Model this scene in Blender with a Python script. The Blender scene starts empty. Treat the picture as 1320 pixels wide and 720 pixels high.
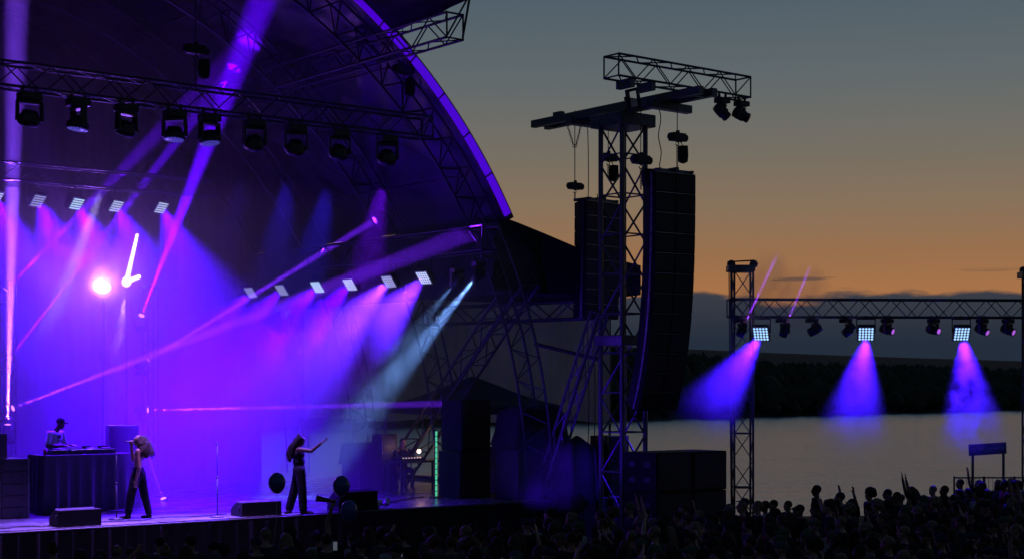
import bpy, bmesh, math, random
from mathutils import Vector, Matrix, noise
random.seed(11)
R = math.radians
scene = bpy.context.scene
C = scene.collection

# ------------------------------------------------------------------ camera
FPX, HZ, HC = 2028.0, 500.0, 4.2          # focal length and horizon row of the photograph (1320 px wide), eye height
cd = bpy.data.cameras.new('camera'); cam = bpy.data.objects.new('camera', cd); C.objects.link(cam)
cd.sensor_width = 36.0; cd.lens = 36.0 * FPX / 1320.0
cd.shift_y = (HZ - 360.0) / 1320.0
cd.clip_start = 0.1; cd.clip_end = 20000
cam.location = (0, 0, HC); cam.rotation_euler = (R(90), 0, 0)
scene.camera = cam

# ------------------------------------------------------------------ dusk sky
def s2l(r, g, b):
    f = lambda c: (c / 255.0 / 12.92) if c / 255.0 <= 0.04045 else ((c / 255.0 + 0.055) / 1.055) ** 2.4
    return (f(r), f(g), f(b), 1.0)
world = bpy.data.worlds.new('World'); scene.world = world; world.use_nodes = True
nt = world.node_tree; N = nt.nodes; L = nt.links; N.clear()
def node(tree, typ, **kw):
    n = tree.nodes.new(typ)
    for k, v in kw.items():
        setattr(n, k, v)
    return n
def ramp(tree, stops, interp='LINEAR'):
    n = tree.nodes.new('ShaderNodeValToRGB'); n.color_ramp.interpolation = interp
    e = n.color_ramp.elements
    while len(e) > 1: e.remove(e[-1])
    e[0].position = stops[0][0]; e[0].color = stops[0][1]
    for p, c in stops[1:]:
        x = e.new(p); x.color = c
    return n
def mth(tree, op, a, b=None, clamp=False):
    n = tree.nodes.new('ShaderNodeMath'); n.operation = op; n.use_clamp = clamp
    for i, s in enumerate((a, b)):
        if s is None: continue
        if isinstance(s, (int, float)): n.inputs[i].default_value = s
        else: tree.links.new(s, n.inputs[i])
    return n.outputs[0]
tc = node(nt, 'ShaderNodeTexCoord'); sx = node(nt, 'ShaderNodeSeparateXYZ'); L.new(tc.outputs['Generated'], sx.inputs[0])
zz = mth(nt, 'MULTIPLY', mth(nt, 'MAXIMUM', sx.outputs['Z'], 0.0), 2.0, True)
glow = ramp(nt, [(0.0, s2l(178, 113, 66)), (0.115, s2l(170, 115, 72)), (0.165, s2l(154, 112, 77)), (0.22, s2l(138, 114, 90)),
                 (0.29, s2l(118, 111, 99)), (0.38, s2l(98, 106, 108)), (0.48, s2l(81, 96, 107)), (0.8, s2l(44, 62, 82)), (1.0, s2l(34, 49, 70))])
far = ramp(nt, [(0.0, s2l(47, 52, 68)), (0.2, s2l(49, 55, 72)), (0.48, s2l(44, 56, 76)), (1.0, s2l(34, 49, 70))])
L.new(zz, glow.inputs[0]); L.new(zz, far.inputs[0])
sd = node(nt, 'ShaderNodeVectorMath', operation='DOT_PRODUCT'); L.new(tc.outputs['Generated'], sd.inputs[0])
sd.inputs[1].default_value = (math.sin(R(14)), math.cos(R(14)), 0)
az = node(nt, 'ShaderNodeMapRange', interpolation_type='SMOOTHSTEP'); L.new(sd.outputs['Value'], az.inputs[0])
az.inputs[1].default_value = 0.0; az.inputs[2].default_value = 0.93
mx = node(nt, 'ShaderNodeMix', data_type='RGBA'); L.new(az.outputs[0], mx.inputs[0]); L.new(far.outputs[0], mx.inputs[6]); L.new(glow.outputs[0], mx.inputs[7])
# cloud bank along the horizon and a few streaks above it
mp = node(nt, 'ShaderNodeMapping'); L.new(tc.outputs['Generated'], mp.inputs[0]); mp.inputs['Scale'].default_value = (15, 15, 55)
n1 = node(nt, 'ShaderNodeTexNoise'); L.new(mp.outputs[0], n1.inputs[0]); n1.inputs['Scale'].default_value = 1.0; n1.inputs['Detail'].default_value = 5
edge = mth(nt, 'ADD', sx.outputs['Z'], mth(nt, 'MULTIPLY', mth(nt, 'SUBTRACT', n1.outputs[0], 0.5), -0.026))
bank = node(nt, 'ShaderNodeMapRange', interpolation_type='SMOOTHSTEP'); L.new(edge, bank.inputs[0])
bank.inputs[1].default_value = 0.0592; bank.inputs[2].default_value = 0.0550; bank.inputs[3].default_value = 0; bank.inputs[4].default_value = 1
mp2 = node(nt, 'ShaderNodeMapping'); L.new(tc.outputs['Generated'], mp2.inputs[0]); mp2.inputs['Scale'].default_value = (13, 13, 170); mp2.inputs['Location'].default_value = (3.1, 0.4, 0.2)
n2 = node(nt, 'ShaderNodeTexNoise'); L.new(mp2.outputs[0], n2.inputs[0]); n2.inputs['Scale'].default_value = 1.0; n2.inputs['Detail'].default_value = 4
st = node(nt, 'ShaderNodeMapRange', interpolation_type='SMOOTHSTEP'); L.new(n2.outputs[0], st.inputs[0]); st.inputs[1].default_value = 0.60; st.inputs[2].default_value = 0.68
b1 = node(nt, 'ShaderNodeMapRange', interpolation_type='SMOOTHSTEP'); L.new(sx.outputs['Z'], b1.inputs[0])
b1.inputs[1].default_value = 0.074; b1.inputs[2].default_value = 0.068
streak = mth(nt, 'MULTIPLY', mth(nt, 'MULTIPLY', st.outputs[0], b1.outputs[0]), 0.7)
cl = mth(nt, 'MAXIMUM', bank.outputs[0], streak)
ccol = ramp(nt, [(0.0, s2l(33, 42, 56)), (0.06, s2l(37, 46, 60)), (0.115, s2l(56, 60, 70)), (0.14, s2l(88, 72, 66))]); L.new(zz, ccol.inputs[0])
mc = node(nt, 'ShaderNodeMix', data_type='RGBA'); L.new(cl, mc.inputs[0]); L.new(mx.outputs[2], mc.inputs[6]); L.new(ccol.outputs[0], mc.inputs[7])
bg = node(nt, 'ShaderNodeBackground'); L.new(mc.outputs[2], bg.inputs[0]); bg.inputs[1].default_value = 1.0
wo = node(nt, 'ShaderNodeOutputWorld'); L.new(bg.outputs[0], wo.inputs[0])

# ------------------------------------------------------------------ exposure and renderer
vs = scene.view_settings
vs.view_transform = 'Standard'; vs.look = 'None'; vs.exposure = 0.0; vs.gamma = 1.0; vs.use_curve_mapping = False
cy = scene.cycles
cy.use_denoising = True; cy.denoiser = 'OPENIMAGEDENOISE'
cy.max_bounces = 4; cy.diffuse_bounces = 2; cy.glossy_bounces = 3; cy.transmission_bounces = 4; cy.volume_bounces = 0; cy.transparent_max_bounces = 12
cy.caustics_reflective = False; cy.caustics_refractive = False; cy.sample_clamp_indirect = 2.0; cy.sample_clamp_direct = 0.0
cy.use_adaptive_sampling = True; cy.adaptive_threshold = 0.015
cy.use_light_tree = True
cy.volume_step_rate = 1.0; cy.volume_max_steps = 128

# ------------------------------------------------------------------ coordinates: stage frame (u across, v upstage, z up)
WD = Vector((0.7815, 0.6239, 0)); WD.normalize()
DD = Vector((-WD.y, WD.x, 0))
O = Vector((-4.62, 33.8, 0))
UP = Vector((0, 0, 1))
SROT = math.atan2(WD.y, WD.x)
def S(u, v, z): return Vector((O.x + u * WD.x + v * DD.x, O.y + u * WD.y + v * DD.y, z))
def ray(px): return Vector(((px - 660.0) / FPX, 1.0, 0))
def atY(px, py, Y): return Vector(((px - 660.0) / FPX * Y, Y, HC - (py - HZ) / FPX * Y))
def atV(px, py, v):
    r = ray(px); Y = (O + DD * v).dot(DD) / r.dot(DD); return atY(px, py, Y)
def atU(px, py, u):
    r = ray(px); Y = (O + WD * u).dot(WD) / r.dot(WD); return atY(px, py, Y)
def atZ(px, py, z): return atY(px, py, (HC - z) * FPX / (py - HZ))

# ------------------------------------------------------------------ materials
MATS = {}
def mat(name, col, rough=0.6, metal=0.0, var=0.3, scale=6.0, bump=0.0, bscale=None, trans=0.0, spec=0.5):
    if name in MATS: return MATS[name]
    m = bpy.data.materials.new(name); m.use_nodes = True; t = m.node_tree
    p = t.nodes['Principled BSDF']; p.inputs['Roughness'].default_value = rough; p.inputs['Metallic'].default_value = metal
    p.inputs['Specular IOR Level'].default_value = spec
    g = node(t, 'ShaderNodeTexCoord')
    n = node(t, 'ShaderNodeTexNoise'); n.inputs['Scale'].default_value = scale; n.inputs['Detail'].default_value = 4
    t.links.new(g.outputs['Object'], n.inputs[0])
    lo = tuple(c * (1 - var) for c in col) + (1,); hi = tuple(min(1, c * (1 + var)) for c in col) + (1,)
    r = ramp(t, [(0.3, lo), (0.7, hi)]); t.links.new(n.outputs[0], r.inputs[0]); t.links.new(r.outputs[0], p.inputs['Base Color'])
    rr = node(t, 'ShaderNodeMapRange'); t.links.new(n.outputs[0], rr.inputs[0]); rr.inputs[3].default_value = max(0.02, rough - 0.12); rr.inputs[4].default_value = min(1, rough + 0.12)
    t.links.new(rr.outputs[0], p.inputs['Roughness'])
    if bump:
        b = node(t, 'ShaderNodeBump'); b.inputs['Strength'].default_value = bump; b.inputs['Distance'].default_value = 0.02
        n3 = node(t, 'ShaderNodeTexNoise'); n3.inputs['Scale'].default_value = bscale or scale * 5; n3.inputs['Detail'].default_value = 3
        t.links.new(g.outputs['Object'], n3.inputs[0]); t.links.new(n3.outputs[0], b.inputs['Height']); t.links.new(b.outputs[0], p.inputs['Normal'])
    if trans:
        tr = node(t, 'ShaderNodeBsdfTranslucent'); t.links.new(r.outputs[0], tr.inputs[0])
        ms = node(t, 'ShaderNodeMixShader'); ms.inputs[0].default_value = trans
        t.links.new(p.outputs[0], ms.inputs[1]); t.links.new(tr.outputs[0], ms.inputs[2]); t.links.new(ms.outputs[0], t.nodes['Material Output'].inputs[0])
    MATS[name] = m; return m
def emis(name, col, strength, sample=False):
    if name in MATS: return MATS[name]
    m = bpy.data.materials.new(name); m.use_nodes = True; t = m.node_tree
    p = t.nodes['Principled BSDF']; p.inputs['Base Color'].default_value = (0.05, 0.05, 0.05, 1); p.inputs['Roughness'].default_value = 0.3
    p.inputs['Emission Color'].default_value = tuple(col) + (1,); p.inputs['Emission Strength'].default_value = strength
    if not sample: m.cycles.emission_sampling = 'NONE'
    MATS[name] = m; return m

M_TRUSS = mat('dark_aluminium', (0.07, 0.07, 0.075), 0.45, 0.5, 0.35, 9)
M_STEEL = mat('grey_steel', (0.13, 0.13, 0.14), 0.42, 0.6, 0.35, 7)
M_BLACK = mat('black_paint', (0.018, 0.018, 0.02), 0.5, 0, 0.35, 12)
M_PLAST = mat('black_plastic', (0.022, 0.022, 0.024), 0.38, 0, 0.3, 20)
M_CAB = mat('speaker_paint', (0.012, 0.012, 0.014), 0.7, 0, 0.3, 30, 0.3, 90, 0.0, 0.2)
M_GRILL = mat('speaker_grille', (0.02, 0.02, 0.022), 0.5, 0.3, 0.4, 40, 0.6, 160)
M_DRAPE = mat('black_drape', (0.02, 0.02, 0.022), 0.9, 0, 0.3, 3)
M_CHAIN = mat('chain_steel', (0.06, 0.06, 0.065), 0.4, 0.8, 0.3, 20)
M_CASE = mat('flight_case', (0.03, 0.03, 0.035), 0.45, 0, 0.3, 8)
M_ROPE = mat('black_cable', (0.015, 0.015, 0.016), 0.6, 0, 0.2, 10)
M_GLASS = mat('dark_glass', (0.02, 0.025, 0.03), 0.08, 0, 0.1, 4)

# ------------------------------------------------------------------ mesh building
class MB:
    def __init__(s): s.v = []; s.f = []
    def box(s, c, size, rot=None, taper=1.0):
        b = len(s.v); c = Vector(c); hx, hy, hz = size[0] / 2, size[1] / 2, size[2] / 2
        for z, k in ((-hz, 1.0), (hz, taper)):
            for x, y in ((-1, -1), (1, -1), (1, 1), (-1, 1)):
                p = Vector((x * hx * k, y * hy * k, z))
                if rot: p = rot @ p
                s.v.append(c + p)
        for q in ((3, 2, 1, 0), (4, 5, 6, 7), (0, 1, 5, 4), (1, 2, 6, 5), (2, 3, 7, 6), (3, 0, 4, 7)): s.f.append([b + i for i in q])
        return s
    def cyl(s, p0, p1, r0, r1=None, n=10, caps=True):
        r1 = r0 if r1 is None else r1; p0 = Vector(p0); p1 = Vector(p1); a = (p1 - p0)
        if a.length < 1e-6: return s
        a.normalize(); e = a.orthogonal().normalized(); g = a.cross(e); b = len(s.v)
        for p, r in ((p0, r0), (p1, r1)):
            for i in range(n):
                t = 2 * math.pi * i / n; s.v.append(p + e * (math.cos(t) * r) + g * (math.sin(t) * r))
        for i in range(n): s.f.append([b + i, b + (i + 1) % n, b + n + (i + 1) % n, b + n + i])
        if caps: s.f.append([b + i for i in reversed(range(n))]); s.f.append([b + n + i for i in range(n)])
        return s
    def ball(s, c, r, n=12, m=8, rot=None):
        c = Vector(c); r = (r, r, r) if isinstance(r, (int, float)) else r; b = len(s.v)
        def add(x, y, z):
            p = Vector((x * r[0], y * r[1], z * r[2]))
            if rot: p = rot @ p
            s.v.append(c + p)
        add(0, 0, -1)
        for j in range(1, m):
            ph = -math.pi / 2 + math.pi * j / m
            for i in range(n):
                t = 2 * math.pi * i / n; add(math.cos(ph) * math.cos(t), math.cos(ph) * math.sin(t), math.sin(ph))
        add(0, 0, 1); top = len(s.v) - 1
        for i in range(n): s.f.append([b, b + 1 + (i + 1) % n, b + 1 + i])
        for j in range(m - 2):
            for i in range(n):
                q = b + 1 + j * n; s.f.append([q + i, q + (i + 1) % n, q + n + (i + 1) % n, q + n + i])
        q = b + 1 + (m - 2) * n
        for i in range(n): s.f.append([q + i, q + (i + 1) % n, top])
        return s
    def limb(s, pts, n=10):                      # pts: (point, radius) chain with round joints, for remeshing
        for (p, r) in pts: s.ball(p, r, n, 7)
        for (p, r), (q, t) in zip(pts, pts[1:]): s.cyl(p, q, r * 0.99, t * 0.99, n)
        return s
    def path(s, pts, r, n=6, closed=False):
        pts = [Vector(p) for p in pts]; b = len(s.v); k = len(pts); ref = None
        for i, p in enumerate(pts):
            a = (pts[(i + 1) % k] if (closed or i < k - 1) else p) - (pts[i - 1] if (closed or i > 0) else p)
            a.normalize()
            e = a.orthogonal() if ref is None else (ref - a * ref.dot(a))
            e.normalize(); ref = e; g = a.cross(e); rr = r(i / (k - 1)) if callable(r) else r
            for j in range(n):
                t = 2 * math.pi * j / n; s.v.append(p + e * (math.cos(t) * rr) + g * (math.sin(t) * rr))
        for i in range(k if closed else k - 1):
            for j in range(n):
                a0, a1 = b + i * n, b + ((i + 1) % k) * n; s.f.append([a0 + j, a0 + (j + 1) % n, a1 + (j + 1) % n, a1 + j])
        if not closed: s.f.append([b + j for j in reversed(range(n))]); s.f.append([b + (k - 1) * n + j for j in range(n)])
        return s
    def lathe(s, prof, c=(0, 0, 0), n=16):       # prof: (radius, z)
        c = Vector(c); b = len(s.v)
        for r, z in prof:
            for i in range(n):
                t = 2 * math.pi * i / n; s.v.append(c + Vector((math.cos(t) * r, math.sin(t) * r, z)))
        for j in range(len(prof) - 1):
            for i in range(n): q = b + j * n; s.f.append([q + i, q + (i + 1) % n, q + n + (i + 1) % n, q + n + i])
        s.f.append([b + i for i in reversed(range(n))]); q = b + (len(prof) - 1) * n; s.f.append([q + i for i in range(n)])
        return s
    def prism(s, poly, off):                     # poly: planar loop of points, off: extrusion vector
        b = len(s.v); n = len(poly); off = Vector(off)
        s.v += [Vector(p) for p in poly] + [Vector(p) + off for p in poly]
        s.f.append(list(range(b, b + n))); s.f.append([b + n + i for i in reversed(range(n))])
        for i in range(n): s.f.append([b + (i + 1) % n, b + i, b + n + i, b + n + (i + 1) % n])
        return s
    def mesh(s, name, material, smooth=False, bevel=0.0):
        me = bpy.data.meshes.new(name); me.from_pydata([tuple(p) for p in s.v], [], s.f)
        if bevel:
            bm = bmesh.new(); bm.from_mesh(me)
            bmesh.ops.bevel(bm, geom=bm.edges[:], offset=bevel, segments=2, affect='EDGES', profile=0.6); bm.to_mesh(me); bm.free()
        bm = bmesh.new(); bm.from_mesh(me); bmesh.ops.recalc_face_normals(bm, faces=bm.faces); bm.to_mesh(me); bm.free()
        me.materials.append(material)
        if smooth: me.polygons.foreach_set('use_smooth', [True] * len(me.polygons))
        me.update(); return me

WM = {}
def place(o, M, parent):
    WM[o.name] = M.copy()
    if parent is not None:
        o.parent = parent; o.matrix_basis = WM[parent.name].inverted() @ M
    else: o.matrix_basis = M
    return o
def tag(o, label=None, cat=None, group=None, kind=None):
    if label: o['label'] = label
    if cat: o['category'] = cat
    if group: o['group'] = group
    if kind: o['kind'] = kind
    return o
def thing(name, label, cat, loc, rotz=0.0, group=None):
    o = bpy.data.objects.new(name, None); C.objects.link(o); o.empty_display_size = 0.3
    place(o, Matrix.Translation(Vector(loc)) @ Matrix.Rotation(rotz, 4, 'Z'), None)
    return tag(o, label, cat, group)
def put(name, me, parent=None, M=None, label=None):  # mesh at world matrix M
    o = bpy.data.objects.new(name, me); C.objects.link(o); place(o, M if M is not None else Matrix.Identity(4), parent)
    if label: o['label'] = label
    return o
def loc(name, me, parent, M=None):                # mesh in the parent's own frame
    return put(name, me, parent, WM[parent.name] @ (M if M is not None else Matrix.Identity(4)))
def T(x, y, z): return Matrix.Translation((x, y, z))
CACHE = {}
def cached(key, fn):
    if key not in CACHE: CACHE[key] = fn()
    return CACHE[key]
def tube(name, p0, p1, r, m, parent, n=8):        # shared unit tube, stretched between two world points
    me = cached(('tube', m.name, n), lambda: MB().cyl((0, 0, 0), (0, 0, 1), 1, 1, n).mesh('tube', m, True))
    p0 = Vector(p0); p1 = Vector(p1); a = p1 - p0
    M = Matrix.Translation(p0) @ a.to_track_quat('Z', 'Y').to_matrix().to_4x4() @ Matrix.Diagonal((r, r, a.length, 1))
    return put(name, me, parent, M)
def block(name, c, size, m, parent, rotz=SROT, bevel=0.0, rot=None):   # shared unit block or bevelled block
    if bevel:
        me = cached(('blk', m.name, tuple(round(x, 3) for x in size), bevel), lambda: MB().box((0, 0, 0), size).mesh('block', m, False, bevel)); sc = (1, 1, 1, 1)
    else:
        me = cached(('blk', m.name), lambda: MB().box((0, 0, 0), (1, 1, 1)).mesh('block', m)); sc = tuple(size) + (1,)
    M = Matrix.Translation(Vector(c)) @ (rot.to_4x4() if rot else Matrix.Rotation(rotz, 4, 'Z')) @ Matrix.Diagonal(sc)
    return put(name, me, parent, M)
def truss(root, p0, p1, w, h, bay, rc=0.025, rb=0.012, m=None, up=UP, faces='FBTU', posts=False):
    m = m or M_TRUSS; p0 = Vector(p0); p1 = Vector(p1); a = (p1 - p0); Ln = a.length; a.normalize()
    sd_ = a.cross(up); sd_.normalize(); u2 = sd_.cross(a)
    cor = {(i, j): sd_ * (i * w / 2) + u2 * (j * h / 2) for i in (-1, 1) for j in (-1, 1)}
    for k, o in cor.items(): tube('chord', p0 + o, p1 + o, rc, m, root)
    n = max(2, int(round(Ln / bay))); st = Ln / n
    fs = {'F': ((-1, -1), (-1, 1)), 'B': ((1, -1), (1, 1)), 'T': ((-1, 1), (1, 1)), 'U': ((-1, -1), (1, -1))}
    for key in faces:
        A, B = cor[fs[key][0]], cor[fs[key][1]]
        for i in range(n):
            q0 = p0 + a * (st * i); q1 = p0 + a * (st * (i + 1))
            if i % 2 == (0 if key in 'FT' else 1): tube('brace', q0 + A, q1 + B, rb, m, root, 6)
            else: tube('brace', q0 + B, q1 + A, rb, m, root, 6)
            if posts: tube('brace', q1 + A, q1 + B, rb, m, root, 6)
    for q in (p0, p1):
        for A, B in (((-1, -1), (-1, 1)), ((-1, 1), (1, 1)), ((1, 1), (1, -1)), ((1, -1), (-1, -1))): tube('brace', q + cor[A], q + cor[B], rb * 1.3, m, root, 6)
    return root
def aim(dirv, roll_up=UP):                        # rotation whose -Z looks along dirv
    return Vector(dirv).normalized().to_track_quat('-Z', 'Y')
def spot(parent, p, dirv, col, power, angle, blend=0.5, radius=0.03):
    l = bpy.data.lights.new('lamp', 'SPOT'); l.color = col; l.energy = power; l.spot_size = R(angle); l.spot_blend = blend; l.shadow_soft_size = radius
    o = bpy.data.objects.new('lamp', l); C.objects.link(o)
    return place(o, Matrix.Translation(Vector(p)) @ aim(dirv).to_matrix().to_4x4(), parent)

PURPLE = (0.062, 0.0, 1.0); MAGENTA = (0.16, 0.012, 1.0); BLUE = (0.03, 0.01, 1.0); ICE = (0.25, 0.5, 1.0)
E_WHITE = emis('led_white', (0.55, 0.62, 1.0), 1.3)
E_COOL = emis('led_cool_white', (0.5, 0.72, 1.0), 1.5); E_DIM = emis('led_dim', (0.5, 0.5, 1.0), 0.9); E_FAINT = emis('lens_violet', (0.6, 0.15, 1.0), 0.7)
E_ICE = emis('led_ice', (0.5, 0.72, 1.0), 2.0)
E_PINK = emis('lens_pink', (0.85, 0.22, 1.0), 2.2)
E_HOT = emis('lens_hot', (0.9, 0.8, 1.0), 12.0)
E_BLUE = emis('lens_blue', (0.16, 0.16, 1.0), 0.5)
E_EDGE_GLOW = emis('edge_glow', (0.085, 0.0, 0.8), 0.75)

# ------------------------------------------------------------------ fixtures
def moving_head(name, label, group, p, dirv, hang=True, lens=None, size=1.0, power=0, col=MAGENTA, angle=3.0, blend=0.3, wash=False, off=None):
    """yoke fixture: p is the clamp point (hanging) or the floor point (standing)"""
    t = thing(name, label, 'stage light', p, 0.0, group); s = size; sg = -1 if hang else 1
    dirv = Vector(dirv).normalized(); pan = math.atan2(dirv.y, dirv.x) - math.pi / 2
    base = cached(('mhb', s), lambda: MB().box((0, 0, 0), (0.36 * s, 0.26 * s, 0.13 * s)).mesh('base', M_PLAST, False, 0.015 * s))
    RZ = Matrix.Rotation(SROT, 4, 'Z')
    loc('base', base, t, T(0, 0, sg * 0.13 * s) @ RZ)
    cl = cached(('mhc', s), lambda: MB().box((0, 0, 0.035 * s), (0.05 * s, 0.06 * s, 0.07 * s)).cyl((-0.03 * s, 0, 0.085 * s), (0.03 * s, 0, 0.085 * s), 0.04 * s).mesh('clamp', M_CHAIN))
    if hang:
        for i in (-1, 1): loc('clamp', cl, t, T(WD.x * i * 0.12 * s, WD.y * i * 0.12 * s, -0.07 * s))
    yk = cached(('mhy', s, hang), lambda: MB().box((0, 0, sg * 0.03 * s), (0.40 * s, 0.16 * s, 0.05 * s)).box((0.205 * s, 0, sg * 0.17 * s), (0.045 * s, 0.13 * s, 0.33 * s), None, 0.8 if hang else 0.8).box((-0.205 * s, 0, sg * 0.17 * s), (0.045 * s, 0.13 * s, 0.33 * s), None, 0.8).mesh('yoke', M_PLAST, False, 0.012 * s))
    off = Vector(off) if off else Vector((0, 0, 0))
    if off.length: put('bracket', MB().cyl((0, 0, -0.13 * s), off + UP * (-0.13 * s), 0.03 * s, None, 8).cyl(off + UP * (-0.10 * s), off + UP * (-0.24 * s), 0.05 * s, None, 10).mesh('bracket', M_BLACK), t, Matrix.Translation(Vector(p)))
    loc('yoke', yk, t, T(off.x, off.y, off.z + sg * 0.20 * s) @ Matrix.Rotation(pan, 4, 'Z'))
    if wash: prof = [(0.08, -0.10), (0.13, -0.085), (0.15, -0.02), (0.165, 0.0), (0.19, 0.02), (0.19, 0.11), (0.175, 0.13)]
    else: prof = [(0.09, -0.24), (0.135, -0.22), (0.15, -0.1), (0.15, 0.06), (0.125, 0.10), (0.13, 0.20), (0.12, 0.21)]
    hd = cached(('mhh', s, wash), lambda: MB().lathe([(r * s, -z * s) for r, z in prof], n=20).mesh('head', M_PLAST, True))
    pc = Vector(p) + off + UP * (sg * (0.46 if wash else 0.42) * s)
    MH = Matrix.Translation(pc) @ aim(dirv).to_matrix().to_4x4()
    h = put('head', hd, t, MH)
    zl = (0.131 if wash else 0.211) * s; rl = (0.168 if wash else 0.092) * s
    if wash:
        def dots():
            b = MB()
            for ring, k in ((0.0, 1), (0.055, 6), (0.11, 12), (0.15, 16)):
                for i in range(k):
                    a = 2 * math.pi * i / k; b.ball((math.cos(a) * ring * s, math.sin(a) * ring * s, -zl), (0.016 * s, 0.016 * s, 0.008 * s), 6, 4)
            return b
        put('lens', cached(('mhd', s, (lens or M_GLASS).name), lambda: dots().mesh('lens', lens or M_GLASS)), h, MH)['kind'] = 'stuff'
    else:
        put('lens', cached(('mhl', s, (lens or M_GLASS).name), lambda: MB().lathe([(rl * 0.3, -zl - 0.02 * s), (rl * 0.8, -zl - 0.012 * s), (rl, -zl)], n=18).mesh('lens', lens or M_GLASS, True)), h, MH)
    if power: spot(t, pc + dirv * (zl + 0.05), dirv, col, power, angle, blend, 0.025)
    return t
def led_panel(name, label, group, p, dirv, nx, ny, w, h, lens, power, col, angle, drop=0.22, blend=0.9, roll=0.0, ldir=None):
    """square blinder: body with a grid of lenses in a hanging bracket; p is the centre of the face"""
    t = thing(name, label, 'stage light', p, 0.0, group); dirv = Vector(dirv).normalized()
    q = aim(dirv).to_matrix().to_4x4() @ Matrix.Rotation(roll, 4, 'Z'); M = Matrix.Translation(Vector(p)) @ q
    put('body', cached(('lpb', w, h), lambda: MB().box((0, 0, 0.07), (w + 0.05, h + 0.05, 0.13)).mesh('body', M_PLAST, False, 0.012)), t, M)
    def cells():
        b = MB()
        for i in range(nx):
            for j in range(ny):
                b.lathe([(w / nx * 0.40, 0), (w / nx * 0.40, -0.008), (w / nx * 0.2, -0.018)], ((i + 0.5) / nx * w - w / 2, (j + 0.5) / ny * h - h / 2, 0), 8)
        return b
    put('lens_grid', cached(('lpc', nx, ny, w, h, lens.name), lambda: cells().mesh('lens_grid', lens)), t, M)['kind'] = 'stuff'
    def fins():
        b = MB()
        for i in range(7): b.box(((i - 3) / 7 * w, 0, 0.165), (0.012, h * 0.9, 0.06))
        return b
    put('heat_sink', cached(('lpf', w, h), lambda: fins().mesh('heat_sink', M_BLACK)), t, M)
    c = Vector(p) - dirv * 0.07; sx_ = q.to_3x3() @ Vector((1, 0, 0)); sx_.z = 0; sx_.normalize()
    b = MB(); tp = c + UP * drop - Vector(p); cc = c - Vector(p)
    for i in (-1, 1): b.cyl(cc + sx_ * (i * (w / 2 + 0.04)), tp + sx_ * (i * (w / 2 + 0.04)), 0.014, None, 6)
    b.cyl(tp - sx_ * (w / 2 + 0.05), tp + sx_ * (w / 2 + 0.05), 0.014, None, 6); b.cyl(tp, tp + UP * 0.10, 0.02, None, 8)
    put('bracket', b.mesh('bracket', M_BLACK), t, Matrix.Translation(Vector(p)))
    if power: spot(t, Vector(p) + dirv * 0.06, ldir or dirv, col, power, angle, blend, 0.10)
    return t

# ================================================================== SETTING
def sstep(a, b, x):
    t = max(0.0, min(1.0, (x - a) / (b - a))); return t * t * (3 - 2 * t)
M_GROUND = mat('trodden_grass', (0.035, 0.038, 0.02), 0.95, 0, 0.5, 0.6, 0.8, 6)
LAKE_Z = -8.0
def ground_z(x, y):
    edge = 50 + 0.12 * max(0, x) + 3 * noise.noise((x * 0.05, 0.3, 0))
    return -9.5 * sstep(edge, edge + 22, y) + 0.03 * noise.noise((x * 0.4, y * 0.4, 0)) - 0.03
xs = [-900, -400, -160, -90, -60] + [-45 + 3 * i for i in range(31)] + [60, 90, 160, 400, 900]
ys = [-700, -300, -120, -60, -30] + [-15 + 3 * i for i in range(31)]
b = MB()
for y in ys:
    for x in xs: b.v.append(Vector((x, y, ground_z(x, y))))
nx_ = len(xs)
for j in range(len(ys) - 1):
    for i in range(nx_ - 1): b.f.append([j * nx_ + i, j * nx_ + i + 1, (j + 1) * nx_ + i + 1, (j + 1) * nx_ + i])
tag(put('ground', b.mesh('ground', M_GROUND, True)), kind='structure')

# lake
m = bpy.data.materials.new('lake_water'); m.use_nodes = True; t_ = m.node_tree; p_ = t_.nodes['Principled BSDF']
p_.inputs['Base Color'].default_value = (0.012, 0.016, 0.018, 1); p_.inputs['Roughness'].default_value = 0.15; p_.inputs['IOR'].default_value = 1.45
g_ = node(t_, 'ShaderNodeTexCoord'); hs = []
for sc_, dist in (((0.3, 0.9, 1), 0.5), ((0.07, 0.2, 1), 1.0), ((0.012, 0.035, 1), 2.0)):
    mp_ = node(t_, 'ShaderNodeMapping'); t_.links.new(g_.outputs['Object'], mp_.inputs[0]); mp_.inputs['Scale'].default_value = sc_
    n_ = node(t_, 'ShaderNodeTexNoise'); t_.links.new(mp_.outputs[0], n_.inputs[0]); n_.inputs['Scale'].default_value = 1.0; n_.inputs['Detail'].default_value = 4
    hs.append(mth(t_, 'MULTIPLY', n_.outputs[0], dist))
bp = node(t_, 'ShaderNodeBump'); bp.inputs['Strength'].default_value = 0.38; bp.inputs['Distance'].default_value = 1.0
t_.links.new(mth(t_, 'ADD', mth(t_, 'ADD', hs[0], hs[1]), hs[2]), bp.inputs['Height']); t_.links.new(bp.outputs[0], p_.inputs['Normal'])
gl_ = node(t_, 'ShaderNodeBsdfGlossy'); gl_.inputs['Roughness'].default_value = 0.26; gl_.inputs['Color'].default_value = (0.92, 0.95, 1.0, 1); t_.links.new(bp.outputs[0], gl_.inputs['Normal'])
mg = node(t_, 'ShaderNodeMixShader'); mg.inputs[0].default_value = 0.6; t_.links.new(p_.outputs[0], mg.inputs[1]); t_.links.new(gl_.outputs[0], mg.inputs[2]); t_.links.new(mg.outputs[0], t_.nodes['Material Output'].inputs[0])
MATS['lake_water'] = m
b = MB(); b.v = [Vector(p) for p in ((-4000, 48, LAKE_Z), (4000, 48, LAKE_Z), (4000, 6000, LAKE_Z), (-4000, 6000, LAKE_Z))]; b.f = [[0, 1, 2, 3]]
tag(put('lake', b.mesh('lake', m)), kind='structure')

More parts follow.
